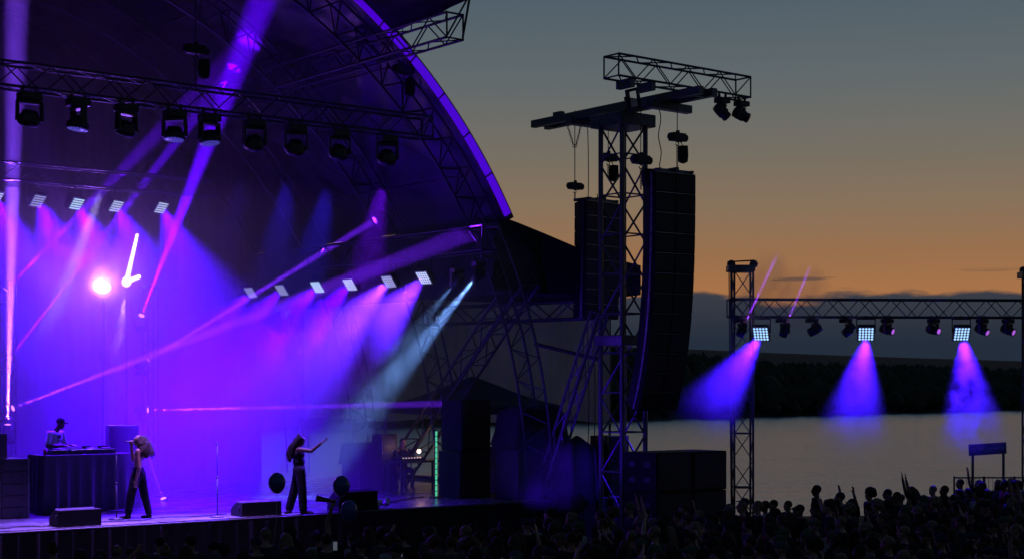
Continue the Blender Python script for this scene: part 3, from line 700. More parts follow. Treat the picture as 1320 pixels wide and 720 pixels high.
def line_array(label, uc, vc, ztop, n, cw, ch, cdp, curve, yaw, back=0.0):
    root = thing('line_array', label, 'speaker array', S(uc, vc, ztop), SROT, 'hanging speaker arrays')
    prof = [(-cw / 2, -cdp * 0.0), (cw / 2, 0), (cw / 2, cdp * 0.35), (cw * 0.36, cdp), (-cw * 0.36, cdp), (-cw / 2, cdp * 0.35)]
    def cab():
        b = MB(); f0, f1 = ch / 2 - 0.008, ch / 2 * 0.86
        f0 = ch / 2 + 0.004; f1 = ch / 2 * 0.96; bot = [Vector((x, y, -(f0 + (f1 - f0) * y / cdp))) for x, y in prof]; top = [Vector((x, y, (f0 + (f1 - f0) * y / cdp))) for x, y in prof]
        b.v = bot + top; k = len(prof); b.f = [list(reversed(range(k))), [k + i for i in range(k)]] + [[i, (i + 1) % k, k + (i + 1) % k, k + i] for i in range(k)]
        return b
    cabm = cached(('cab', cw, ch), lambda: cab().mesh('cabinet', M_CAB, False, 0.006))
    grm = cached(('gr', cw, ch), lambda: MB().box((0, -0.012, 0), (cw * 0.47, 0.03, ch * 0.86)).mesh('grille', M_GRILL, False, 0.006))
    rgm = cached(('rig', cw, ch), lambda: MB().box((0, 0.1, 0), (0.03, 0.07, ch * 0.98)).cyl((-0.028, 0.1, ch * 0.46), (0.028, 0.1, ch * 0.46), 0.022).mesh('link_bar', M_STEEL))
    smm = cached(('seam', cw, ch), lambda: MB().box((0, -0.008, ch / 2), (cw * 0.97, 0.024, 0.014)).mesh('seam_highlight', mat('highlight_steel', (0.42, 0.42, 0.44), 0.35, 0.7, 0.6, 5)))  # pale strip paints in the highlight along each cabinet seam
    pos = S(uc, vc, ztop - 0.15); tilt = 0.0
    Y3 = Matrix.Rotation(SROT + yaw, 4, 'Z')
    M = Matrix.Translation(pos) @ Y3
    put('rigging_frame', MB().box((0, 0.05, 0.05), (cw * 0.9, 0.06, 0.07)).box((0, cdp * 0.8, 0.05), (cw * 0.8, 0.06, 0.07)).box((-cw * 0.4, cdp * 0.42, 0.05), (0.06, cdp, 0.07)).box((cw * 0.4, cdp * 0.42, 0.05), (0.06, cdp, 0.07)).box((0, cdp * 0.42, 0.09), (0.08, cdp * 1.1, 0.08)).mesh('rigging_frame', M_STEEL), root, M)
    cur = M @ T(0, 0, 0)
    for i in range(n):
        ang = curve(i / (n - 1)); cur = cur @ Matrix.Rotation(ang, 4, 'X') if i else cur
        Mi = cur @ T(0, 0, -ch / 2)
        c = put('cabinet', cabm, root, Mi); put('seam_highlight', smm, c, Mi); [put('grille', grm, c, Mi @ T(e * cw * 0.25, 0, 0)) for e in (-1, 1)]; [put('link_bar', rgm, c, Mi @ T(e * (cw / 2 + 0.012), 0, 0)) for e in (-1, 1)]
        cur = cur @ T(0, 0, -ch)
    return root
line_array('long curved black line array hanging on the near side of the tower', 8.1, -3.3, 9.3, 12, 1.22, 0.462, 0.62, lambda f: R(0.5 + 3.6 * f * f), R(-4))
line_array('shorter black line array hanging behind the tower on the stage side', 8.6, -0.25, 8.95, 8, 1.25, 0.36, 0.55, lambda f: R(0.3), R(6))
# hoists and steel ropes that carry the arrays
hoist(atV(741, 240, 0.6), 'chain hoist over the array behind the tower, small left one', 'hoists under the tower beam', 0.85, 1.9, False, 0.25)
hoist(atV(784, 203, 0.2), 'chain hoist over the array behind the tower, beside the tower leg', 'hoists under the tower beam', 0.95, 1.1, True, 0.4)
hoist(atV(873, 177, -3.1), 'chain hoist with hanging bag above the long line array', 'hoists under the tower beam', 0.95, 1.0, True, 0.6)
hoist(atV(826, 206, -2.9), 'chain hoist with bag between tower leg and long line array', 'hoists under the tower beam', 1.0, 1.2, True, 0.5)
sl = thing('lifting_sling', 'chain sling forming a V below the left end of the tower beam', 'sling', atV(741, 150, 0.9), 0)
for a, c_ in (((727, 147), (740, 190)), ((752, 149), (742, 190))):
    p, q = atV(*a, 0.6), atV(*c_, 0.6); n = int((q - p).length / 0.075); lk = CACHE[('hl', 0.95)]
    for i in range(n): put('chain_link', lk, sl, Matrix.Translation(p.lerp(q, (i + 0.5) / n)) @ Matrix.Rotation((i % 2) * 1.57 + 0.4, 4, 'Z') @ Matrix.Rotation(0.25, 4, 'Y'))
tube('wire_rope', atV(741, 188, 0.6), atV(741, 226, 0.6), 0.012, M_CHAIN, sl, 6)
for (a, c_, v_, lab) in (((757, 150), (758, 640), 0.9, 'thin black cable dropping beside the tower left leg'), ((850, 142), (851, 218), -3.0, 'thin steel rope dropping to the long line array'), ((770, 250), (764, 640), 0.4, 'thin black cable hanging down behind the tower')):
    p, q = atV(*a, v_), atV(*c_, v_); b = MB().path([p.lerp(q, i / 12) + Vector((0.03 * math.sin(i * 0.9), 0, 0)) * (0 if i in (0, 12) else 1) for i in range(13)], 0.012, 5)
    tag(put('hanging_cable', b.mesh('hanging_cable', M_ROPE, True)), lab, 'cable', 'cables on the tower')

# subwoofer stack
ang0 = SROT
def sub(i, j, p):
    pos = ['bottom', 'middle', 'top'][j]; side = 'left' if i == 0 else 'right'
    t = thing('subwoofer', f'large black subwoofer, {pos} of the {side} column right of the tower', 'subwoofer', p, ang0, 'subwoofer stack')
    loc('cabinet', cached('subc', lambda: MB().box((0, 0.55, 0.455), (1.13, 1.1, 0.905)).mesh('cabinet', M_CAB, False, 0.015)), t)
    loc('grille', cached('subg', lambda: MB().box((0, -0.012, 0.455), (1.05, 0.03, 0.83)).mesh('grille', M_GRILL, False, 0.01)), t)
    for sx_ in (-1, 1):
        for zz_ in (0.28, 0.63):
            loc('handle', cached(('subh', sx_), lambda: MB().box((sx_ * 0.567, 0.3, 0), (0.012, 0.2, 0.12)).mesh('handle', M_PLAST, False, 0.004)), t, T(0, 0, zz_)); loc('handle', CACHE[('subh', sx_)], t, T(0, 0.5, zz_))
s0 = atY(846, 600, 35.6); s0.z = 0
for i in range(2):
    for j in range(3): sub(i, j, s0 + WD * (0.57 + i * 1.145) + DD * random.uniform(-0.01, 0.01) + UP * (j * 0.915))
# boxes left of the subs: amp racks at the tower foot
def rack(name, label, p, w, dpt, h, rotz, group=None, lights=True, mt=None):
    t = thing(name, label, 'equipment rack', p, rotz, group)
    loc('case', MB().box((0, dpt / 2, h / 2), (w, dpt, h)).mesh('case', mt or M_CASE, False, 0.012), t)
    n = max(2, int(h / 0.22))
    for k in range(n):
        loc('rack_unit', cached(('ru', round(w, 2), round(h / n, 3)), lambda: MB().box((0, -0.012, 0), (w * 0.86, 0.03, h / n * 0.82)).cyl((w * 0.3, -0.02, 0), (w * 0.3, -0.045, 0), 0.02).cyl((w * 0.2, -0.02, 0), (w * 0.2, -0.045, 0), 0.02).mesh('rack_unit', M_PLAST)), t, T(0, 0, (k + 0.5) * h / n))
    for sx_ in (-1, 1): loc('corner_trim', cached(('ctr', round(h, 2)), lambda: MB().box((0, 0, h / 2), (0.03, 0.03, h + 0.01)).mesh('corner_trim', M_STEEL)), t, T(sx_ * w / 2, 0, 0))
    return t
rack('amplifier_rack', 'tall dark amplifier rack standing behind the tower foot', Vector((atY(797, 600, 39.6).x, 39.6, 0)), 0.6, 0.8, 3.0, SROT - 0.1)

# ================================================================== RIGHT TRUSS WITH LIGHTS
RY = 42.0
def rp(px, py): return atY(px, py, RY + (px - 935) * 0.0012)
def ground_tower(px, label, ztop):
    p = rp(px, 500); p.z = 0.0
    t = thing('truss_tower', label, 'tower', p, 0, 'towers of the side lighting truss')
    truss(t, p + UP * 0.12, Vector((p.x, p.y, ztop)), 0.5, 0.5, 0.72, 0.03, 0.014, M_TRUSS, Vector((0, 1, 0)), 'FBTU')
    for k in range(int((ztop - 0.2) / 1.44)):
        z = 0.12 + 1.44 * k
        for dy in (-0.25, 0.25): tube('rung', Vector((p.x - 0.25, p.y + dy, z)), Vector((p.x + 0.25, p.y + dy, z)), 0.02, M_TRUSS, t, 6)
    block('base_plate', p + UP * 0.06, (1.2, 1.2, 0.12), M_BLACK, t, 0.0)
    block('head_block', Vector((p.x - 0.05, p.y, ztop + 0.08)), (0.72, 0.5, 0.17), M_STEEL, t, 0.0, 0.02)
    for dx in (-0.3, 0.3): put('pulley', cached('pul', lambda: MB().cyl((0, -0.04, 0), (0, 0.04, 0), 0.11, None, 14).mesh('pulley', M_CHAIN, True)), t, T(p.x + dx, p.y, ztop + 0.2))
    tube('head_rail', Vector((p.x - 0.4, p.y, ztop + 0.26)), Vector((p.x + 0.32, p.y, ztop + 0.3)), 0.02, M_TRUSS, t)
    for dx in (-0.40, -0.36): tube('lift_chain', Vector((p.x + dx, p.y - 0.3, ztop)), Vector((p.x + dx + 0.06, p.y - 0.3, 0.4)), 0.014, M_CHAIN, t, 6)
    return t
ground_tower(957, 'slender truss tower between the subwoofers and the lake', rp(957, 350).z)
ground_tower(1334, 'truss tower at the right picture edge carrying the lighting truss', rp(1334, 358).z)
lt = thing('lighting_truss', 'long level box truss in front of the lake with blinders and heads', 'truss', rp(1130, 398), 0)
a_, b_ = rp(936, 398), rp(1420, 399.5)
truss(lt, a_ + Vector((0, -0.5, 0)), b_ + Vector((0, -0.5, 0)), 0.46, 0.46, 0.42, 0.026, 0.013, M_TRUSS)
zb = rp(1100, 410).z
for i, px in enumerate((977, 1111, 1233)):
    p = rp(px, 431) + Vector((0, -0.5, 0)); dv = [Vector((-0.62, -0.5, -0.80)), Vector((-0.25, -0.55, -0.85)), Vector((-0.07, -0.55, -0.85))][i]
    led_panel('blinder', f'bright square LED blinder on the lakeside truss, {["left", "middle", "right"][i]} of three', 'blinders on the lakeside truss', p, Vector((dv.x * 0.45, -0.75, -0.5)), 5, 5, 0.40, 0.40, emis('led_cool', (0.36, 0.62, 1.0), 1.35), 0, PURPLE, 40, 0.36)
    t = bpy.data.objects[[o.name for o in C.objects if o.name.startswith('blinder') and o.type == 'EMPTY'][-1]]
    spot(t, p + dv.normalized() * 0.18 + Vector((0, -0.1, -0.02)), dv, (0.036, 0.002, 1.0), [9000, 10000, 9500][i], [44, 44, 42][i], 1.0, 0.12)
HD = [(950, (0.5, 0.15, 1.02), 15000), (1004, (0.42, 0.15, 1.0), 15000), (1042, (1.0, 0.1, 0.5), 16000), (1085, (0.75, 0.1, 0.62), 8000), (1138, (0.6, -0.5, -0.25), 0), (1197, (0.5, -0.6, -0.2), 0), (1259, (0.5, -0.5, -0.35), 0), (1292, (0.5, -0.5, -0.3), 0)]
for i, (px, dv, pw) in enumerate(HD):
    p = Vector((rp(px, 411).x, rp(px, 411).y - 0.5, zb + 0.02))
    moving_head('moving_head', f'small moving head with pink lens, {ordn[i]} from the left on the lakeside truss', 'heads on the lakeside truss', p, dv, True, E_PINK if pw else E_FAINT, 0.82, pw, (0.32, 0.03, 1.0), 3.4, 0.7, False, (0, -0.42, -0.02) if dv[2] > 0 else None)
# drifting smoke caught by those lights
def puff(px, py, sx_, sy_, sz_, dens, sc_, lo, hi, label, tilt=0.0, Y=None, nm='drifting_smoke'):
    c = atY(px, py, Y or RY - 0.9)
    b = MB().ball((0, 0, 0), 1.0, 20, 12)
    o = put(nm, b.mesh(nm, smoke_mat('drifting_smoke', dens, sc_, lo, hi, True)), None, Matrix.Translation(c) @ Matrix.Rotation(tilt, 4, 'Y') @ Matrix.Diagonal((sx_, sy_, sz_, 1)))
    return tag(o, label, 'smoke', kind='stuff')
def beam_smoke(p, dv, Ln, r0, r1, dens, sc_, lo, hi, label, start=0.0):
    m = bpy.data.materials.new('drifting_smoke'); m.use_nodes = True; t = m.node_tree; t.nodes.clear()
    o = node(t, 'ShaderNodeOutputMaterial'); pv = node(t, 'ShaderNodeVolumePrincipled'); t.links.new(pv.outputs[0], o.inputs['Volume']); pv.inputs['Color'].default_value = (1, 1, 1, 1)
    g = node(t, 'ShaderNodeTexCoord'); n = node(t, 'ShaderNodeTexNoise'); n.inputs['Scale'].default_value = sc_; n.inputs['Detail'].default_value = 3; n.inputs['Distortion'].default_value = 0.8; t.links.new(g.outputs['Object'], n.inputs[0])
    def mr(v, a, c):
        r = node(t, 'ShaderNodeMapRange', interpolation_type='SMOOTHSTEP'); t.links.new(v, r.inputs[0]); r.inputs[1].default_value = a; r.inputs[2].default_value = c; return r.outputs[0]
    sp_ = node(t, 'ShaderNodeSeparateXYZ'); t.links.new(g.outputs['Object'], sp_.inputs[0])
    f = mth(t, 'MULTIPLY', sp_.outputs['Z'], -1.0 / Ln)
    rad = mth(t, 'POWER', mth(t, 'ADD', mth(t, 'POWER', sp_.outputs['X'], 2.0), mth(t, 'POWER', sp_.outputs['Y'], 2.0)), 0.5)
    rr = mth(t, 'DIVIDE', rad, mth(t, 'ADD', mth(t, 'MULTIPLY', f, r1 - r0), r0))
    v = mth(t, 'MULTIPLY', mr(n.outputs[0], lo, hi), mth(t, 'MULTIPLY', mr(f, 1.0, 0.35), mr(rr, 1.0, 0.5)))
    if start: v = mth(t, 'MULTIPLY', v, mr(f, start * 0.4, start))
    t.links.new(mth(t, 'MULTIPLY', v, dens), pv.inputs['Density'])
    b = MB().cyl((0, 0, 0), (0, 0, -Ln), r0, r1, 20)
    return tag(put('drifting_smoke', b.mesh('drifting_smoke', m), None, Matrix.Translation(p) @ aim(dv).to_matrix().to_4x4()), label, 'smoke', kind='stuff')
for i, px in enumerate((977, 1111, 1233)):
    dv = [Vector((-0.62, -0.5, -0.80)), Vector((-0.25, -0.55, -0.85)), Vector((-0.07, -0.55, -0.85))][i].normalized(); p = rp(px, 431) + Vector((0, -0.5, 0)) + dv * 0.22 + Vector((0, -0.1, -0.02))
    beam_smoke(p, dv, [3.3, 3.4, 3.6][i], 0.22, [1.25, 1.3, 1.2][i], [0.62, 0.62, 1.0][i], [0.8, 0.8, 1.7][i], [0.15, 0.15, 0.33][i], [0.6, 0.6, 0.62][i], ['violet smoke below the left lakeside blinder', 'violet smoke below the middle lakeside blinder', 'ragged violet smoke below the right lakeside blinder'][i], 0.0)
puff(985, 375, 0.85, 0.7, 1.25, 0.55, 1.2, 0.3, 0.6, 'thin smoke around the pink beams left of the lakeside truss', R(20))
puff(1035, 385, 0.85, 0.7, 1.1, 0.45, 1.2, 0.3, 0.6, 'thin smoke around the second pink beam on the lakeside truss', R(20))

puff(480, 462, 2.0, 1.3, 1.5, 0.55, 1.5, 0.42, 0.66, 'thicker smoke cloud in the blinder beams at the right of the stage', 0.5, 38.6, 'smoke_cloud')
puff(400, 462, 1.9, 1.2, 1.2, 0.45, 1.6, 0.42, 0.68, 'thicker smoke wisps at the centre of the stage', 0.4, 39.5, 'smoke_cloud')
puff(300, 500, 2.2, 1.2, 1.3, 0.35, 1.3, 0.45, 0.70, 'low smoke drifting behind the microphone stand', -0.2, 39.8, 'smoke_cloud')
puff(90, 330, 1.9, 1.0, 1.3, 0.40, 1.4, 0.45, 0.70, 'smoke wisps below the left row of blinders', 0.3, 37.0, 'smoke_cloud')
puff(146, 418, 0.42, 0.4, 0.95, 2.0, 2.4, 0.40, 0.56, 'bright puffs of smoke below the glowing white tubes', 0.18, (atV(150, 420, 8.1)).y, 'smoke_cloud')
qf = atV(138, 368, 7.85); puff(148, 352, 0.95, 0.55, 0.95, 0.8, 1.0, 0.0, 0.3, 'glowing smoke around the dazzling white lamp', 0.0, qf.y, 'smoke_cloud')

pb = Vector((atY(668, 500, 36.2).x, 36.2, 0.0))
moving_head('floor_light', 'low blue floor light in the pit before the speaker tower', None, pb, Vector((0.35, 0.3, 0.7)), False, E_BLUE, 0.9, 650, (0.06, 0.0, 1.0), 70, 1.0)
puff(700, 606, 1.7, 0.9, 1.0, 0.09, 1.2, 0.25, 0.7, 'faint blue smoke in the pit before the speaker tower', 0.2, 36.4, 'smoke_cloud')

# ================================================================== WING RIGHT OF THE STAGE
wd_ = thing('wing_deck', 'dark side deck right of the stage holding backstage gear', 'platform', S(9.9, 7, 0), SROT)
for i in range(2):
    for j in range(8):
        put('deck_panel', pm, wd_, Matrix.Translation(S(11.85 - 0.05 + i * 2.0 - 0.0, 2.6 + j * 1.2, DECK - 0.03)) @ Matrix.Rotation(SROT, 4, 'Z'))
block('substructure', S(12.8, 6.8, 0.72), (3.9, 9.5, 1.42), M_SKIRT, wd_)
M_SCRIM = mat('grey_scrim', (0.5, 0.47, 0.45), 0.9, 0, 0.2, 0.5, 0.2, 3, 0.5)
sw = thing('wing_scrim', 'grey mesh wall hung behind the backstage wing', 'tarpaulin', atY(600, 540, 52), 0)
def scrim():
    b = MB(); P0, P1 = atY(392, 500, 54), atY(786, 500, 49.5); n = 260; z0, z1 = 3.15, 7.3
    rows = [z0, 4.2, 5.4, z1]
    for z in rows:
        for i in range(n + 1):
            f = i / n; q = P0.lerp(P1, f); q.y += 0.05 * math.sin(f * 190 + z * 0.3) + 0.04 * math.sin(f * 61); q.z = z + (0.06 * math.sin(f * 17) if z == z0 else 0); b.v.append(q)
    for j in range(len(rows) - 1):
        for i in range(n): q = j * (n + 1) + i; b.f.append([q, q + 1, q + n + 2, q + n + 1])
    return b
put('mesh_sheet', scrim().mesh('mesh_sheet', M_SCRIM, True), sw)
for f in (0, 0.25, 0.5, 0.75, 1.0):
    q = atY(392, 500, 54.2).lerp(atY(786, 500, 49.7), f); tube('post', Vector((q.x, q.y, -0.1)), Vector((q.x, q.y, 7.35)), 0.04, M_TRUSS, sw)
# black wing canopy
wc_ = thing('wing_canopy', 'black fabric canopy sloping down from the arch towards the tower', 'canopy', S(8, 1, 6.5), SROT)
poly = [atV(x, y, 0.6) for x, y in ((646, 279), (668, 287), (700, 300), (740, 317), (780, 330), (826, 342), (826, 380), (800, 383), (740, 380), (690, 377), (632, 374))]
b = MB().prism(poly, DD * 4.0); put('sheet', b.mesh('sheet', M_DRAPE), wc_)
# truss under it
wt = thing('wing_truss', 'horizontal box truss below the black wing canopy', 'truss', atY(680, 400, 40.5), 0)
truss(wt, atY(552, 408, 43.0), atY(772, 398, 39.6), 0.45, 0.45, 0.62, 0.035, 0.02)
rk = thing('raking_truss', 'curved lattice strut leaning from the deck up to the wing canopy', 'truss', S(6.8, 4, DECK), SROT)
truss(rk, S(6.75, 0.5, 6.9), S(6.9, 6.6, DECK + 0.02), 0.5, 0.5, 0.6, 0.035, 0.018, M_TRUSS, DD)
# pitched tent
tn = thing('pitched_tent', 'low pitched dark tent roof over the backstage gear', 'tent', S(9.3, 6.0, DECK), SROT)
M_TENT = mat('tent_fabric', (0.035, 0.03, 0.04), 0.85, 0, 0.3, 2)
cx, cv, hw, ez, az_ = 9.2, 5.9, 1.75, 3.72, 4.52
E4 = [S(cx - hw, cv - hw, ez), S(cx + hw, cv - hw, ez), S(cx + hw, cv + hw, ez), S(cx - hw, cv + hw, ez)]; ap = S(cx, cv, az_)
for i in range(4):
    a, c = E4[i], E4[(i + 1) % 4]; b = MB()
    n = 10
    for lay in (0, 1):
        for r_ in range(n + 1):
            for q in range(n + 1):
                f = r_ / n; e = a.lerp(c, q / n); pz = e.lerp(ap, f); pz.z -= 0.12 * math.sin(f * math.pi) * (1 - f) + 0.05 * math.sin(q / n * math.pi) * (1 - f); pz.z += 0.02 * lay; b.v.append(pz)
    k = (n + 1) ** 2
    for lay in (0, 1):
        for r_ in range(n):
            for q in range(n): w_ = lay * k + r_ * (n + 1) + q; b.f.append([w_, w_ + 1, w_ + n + 2, w_ + n + 1])
    put('roof_panel', b.mesh('roof_panel', M_TENT, True), tn)
    tube('leg', Vector((a.x, a.y, DECK)), a, 0.035, M_STEEL, tn)
    mid = (a + c) / 2; b = MB().prism([a, c, c - UP * 0.2, mid - UP * 0.24, a - UP * 0.2], (mid - S(cx, cv, ez)).normalized() * 0.02); put('valance', b.mesh('valance', M_TENT), tn)

# backstage silhouettes
def dz(px, py): return atZ(px, py, DECK)
p = dz(622, 641); 
def tall_speaker(p, w, d_, h, label):
    t = thing('speaker_cabinet', label, 'speaker', p, SROT, None)
    loc('cabinet', MB().box((0, d_ / 2, h / 2), (w, d_, h)).mesh('cabinet', M_CAB, False, 0.015), t)
    loc('grille', MB().box((0, -0.012, h / 2), (w * 0.9, 0.03, h * 0.94)).mesh('grille', M_GRILL, False, 0.01), t)
    return t
sp = Vector((atY(613, 500, 38.9).x, 38.9, DECK))
tall_speaker(sp, 0.95, 0.9, 1.15, 'large black speaker cabinet at the right stage end, lower of two')
tall_speaker(sp + UP * 1.16 + WD * 0.02, 0.9, 0.85, 1.25, 'upright black speaker cabinet stacked at the right stage end, upper of two')
def gear_pile(px, Y, w, h, label, seed, z0=DECK, dpt=0.9):
    rg = random.Random(seed); c = Vector((atY(px, 500, Y).x, Y, z0)); t = thing('covered_gear', label, 'equipment', c, SROT)
    n = max(2, int(w / 0.55)); x = -w / 2
    for i in range(n):
        ww = w / n; hh = h * rg.uniform(0.68, 0.95)
        loc('case', MB().box((x + ww / 2, dpt / 2, hh / 2), (ww * 0.95, dpt, hh)).mesh('case', M_CASE, False, 0.015), t); x += ww
    b = MB(); nx2, ny2 = 26, 12      # tarpaulin thrown over it
    for j in range(ny2 + 1):
        for i in range(nx2 + 1):
            fx = i / nx2; fy = j / ny2
            X = -w / 2 - 0.08 + (w + 0.16) * fx; Y_ = -0.08 + (dpt + 0.16) * fy
            e = min(1.0, min(fx, 1 - fx, fy * 1.2, (1 - fy) * 1.2) / 0.09)
            b.v.append(Vector((X, Y_, h * (0.55 + 0.43 * e) + 0.10 * h * noise.noise((X * 2.2 + seed, Y_ * 2.4, seed)))))
    for j in range(ny2):
        for i in range(nx2): q = j * (nx2 + 1) + i; b.f.append([q, q + 1, q + nx2 + 2, q + nx2 + 1])
    loc('cover', b.mesh('cover', M_DRAPE, True), t)
    return t
gear_pile(700, 38.6, 1.6, 2.25, 'pile of cases under a dark cover left of the tower', 3)
gear_pile(664, 40.2, 0.9, 1.2, 'low covered case behind the right speaker stack', 9)
gear_pile(752, 38.2, 0.8, 2.9, 'dark stack of cases at the tower foot', 5, 0.0)
rack('equipment_rack', 'open frame equipment rack at the back right of the stage', dz(502, 632), 0.45, 0.5, 1.5, SROT)
gear_pile(478, 41.6, 0.7, 1.25, 'dark covered case in the violet fog at right', 12)
# console desk
dk = thing('console_desk', 'small backstage desk with purple lit top behind the LED stick', 'desk', dz(548, 634), SROT)
loc('top', MB().box((0, 0.35, 0.80), (1.5, 0.7, 0.05)).mesh('top', mat('desk_top', (0.1, 0.09, 0.1), 0.35), False, 0.008), dk)
for sx_ in (-0.7, 0.7):
    for sy_ in (0.06, 0.64): loc('leg', cached('dl', lambda: MB().box((0, 0, 0.387), (0.05, 0.05, 0.774)).mesh('leg', M_STEEL)), dk, T(sx_, sy_, 0))
cs = thing('mixing_console', 'small mixing console with tiny white lights on the desk', 'mixing desk', dz(548, 634) + UP * 0.826, SROT)
loc('body', MB().box((-0.3, 0.33, 0.05), (0.8, 0.45, 0.09)).mesh('body', M_PLAST, False, 0.012), cs)
for i in range(7): loc('indicator', cached('ind', lambda: MB().ball((0, 0, 0), 0.014, 8, 5).mesh('indicator', emis('indicator', (1.0, 0.6, 0.8), 1.5))), cs, T(-0.62 + i * 0.09, 0.10, 0.075))
lp = thing('desk_lamp', 'small gooseneck lamp with warm white bulb on the backstage desk', 'lamp', dz(548, 634) + UP * 0.826, SROT)
q = atY(540, 581, 41.2)
o_ = WM[lp.name].inverted() @ q
loc('base', MB().cyl((o_.x - 0.05, 0.5, 0), (o_.x - 0.05, 0.5, 0.02), 0.06).mesh('base', M_BLACK), lp)
loc('neck', MB().path([(o_.x - 0.05, 0.5, 0.02), (o_.x - 0.05, 0.45, 0.2), (o_.x - 0.02, 0.3, 0.3), (o_.x, o_.y + 0.03, o_.z + 0.03)], 0.01, 6).mesh('neck', M_BLACK, True), lp)
loc('bulb', MB().ball(o_, 0.055, 12, 8).mesh('bulb', emis('warm_bulb', (1.0, 0.72, 0.55), 6.0), True), lp)
l = bpy.data.lights.new('lamp', 'POINT'); l.color = (1.0, 0.5, 0.22); l.energy = 4.5; l.shadow_soft_size = 0.05
lo_ = bpy.data.objects.new('lamp', l); C.objects.link(lo_); place(lo_, Matrix.Translation(q + Vector((0.05, 0.0, 0.09))), lp)
# LED stick
ls = thing('led_stick', 'upright green LED stick standing at the right stage side', 'light tube', dz(562, 641), SROT)
loc('pole', MB().box((0, 0.02, 0.85), (0.045, 0.03, 1.66)).mesh('pole', M_BLACK), ls); loc('foot', MB().cyl((0, 0, 0), (0, 0, 0.025), 0.16, None, 16).mesh('foot', M_BLACK), ls)
sg = cached('seg', lambda: MB().box((0, 0, 0), (0.045, 0.03, 0.115)).mesh('segment', emis('led_green', (0.10, 0.75, 0.42), 0.85), False, 0.008))
for i in range(12): loc('segment', sg, ls, T(0, -0.012, 0.10 + i * 0.135))

# wedge monitors and boxes along the stage front
def wedge(px0, px1, v, label, h=0.36, d_=0.5):
    a = atV(px0, 600, v); c = atV(px1, 600, v); a.z = c.z = DECK; w = (c - a).length
    t = thing('stage_monitor', label, 'stage monitor', (a + c) / 2, SROT, 'monitors along the stage front')
    pr = [(0, 0), (d_, 0), (d_, h * 0.45), (d_ * 0.45, h), (0, h)]
    loc('cabinet', MB().prism([(-w / 2, y, z) for y, z in pr], (w, 0, 0)).mesh('cabinet', M_CAB, False, 0.012), t)
    b = MB().prism([(-w / 2 + 0.04, d_ * 0.98 + 0.0, h * 0.5), (w / 2 - 0.04, d_ * 0.98, h * 0.5), (w / 2 - 0.04, d_ * 0.49, h * 0.97), (-w / 2 + 0.04, d_ * 0.49, h * 0.97)], (0, 0.03, 0.03)); loc('grille', b.mesh('grille', M_GRILL), t)
    for e in (-1, 1): loc('handle', cached(('wh', h), lambda: MB().path([(0, 0.1, h * 0.3), (0, 0.1, h * 0.3 + 0.01), (0.025, 0.1, h * 0.32), (0.025, 0.1, h * 0.68), (0, 0.1, h * 0.7)], 0.012, 6).mesh('handle', M_BLACK, True)), t, Matrix.Translation((e * w / 2, 0, 0)) @ Matrix.Rotation(0 if e > 0 else math.pi, 4, 'Z') @ T(0, 0 if e > 0 else -0.2, 0))
    return t
wedge(76, 131, 0.05, 'black floor monitor at the stage edge in front of the DJ table', 0.33)
wedge(312, 363, 0.05, 'black floor monitor at the stage edge left of the gesturing singer', 0.30)
wedge(437, 487, 0.05, 'black floor monitor at the stage edge right of the gesturing singer', 0.42)
# glittery bundle beside the third monitor
gb = thing('foil_bundle', 'small heap of shiny crumpled foil at the stage edge', 'foil', atV(491, 600, 0.25) * Vector((1, 1, 0)) + UP * DECK, 0)
b = MB(); rg = random.Random(4)
M_FOIL = mat('foil', (0.6, 0.6, 0.65), 0.2, 0.9, 0.2, 20)
for i in range(14):
    c = Vector((rg.uniform(-0.16, 0.16), rg.uniform(-0.1, 0.1), rg.uniform(0.03, 0.17))); b.ball(c, rg.uniform(0.04, 0.09), 6, 4)
me = b.mesh('foil', M_FOIL)
for v in me.vertices: v.co += Vector((rg.uniform(-1, 1), rg.uniform(-1, 1), rg.uniform(-0.5, 0.5))) * 0.018
loc('foil', me, gb)

def mic_stand(px, py, h, label, mic=True):
    t = thing('microphone_stand', label, 'microphone stand', atZ(px, py, DECK), 0, 'microphone stands')
    loc('base', MB().lathe([(0.15, 0), (0.15, 0.02), (0.04, 0.045)], n=20).mesh('base', M_BLACK, True), t)
    loc('pole', MB().cyl((0, 0, 0.03), (0, 0, h * 0.55), 0.014).cyl((0, 0, h * 0.5), (0, 0, h), 0.009).cyl((0, 0, h * 0.53), (0, 0, h * 0.57), 0.02).mesh('pole', M_BLACK, True), t)
    loc('clip', MB().cyl((0, 0, h), (-0.03, 0, h + 0.05), 0.017).mesh('clip', M_BLACK), t)
    return t
mic_stand(280, 666, 1.52, 'straight microphone stand alone at centre stage')
mic_stand(150, 669, 1.35, 'microphone stand in front of the DJ table beside the curly haired singer')

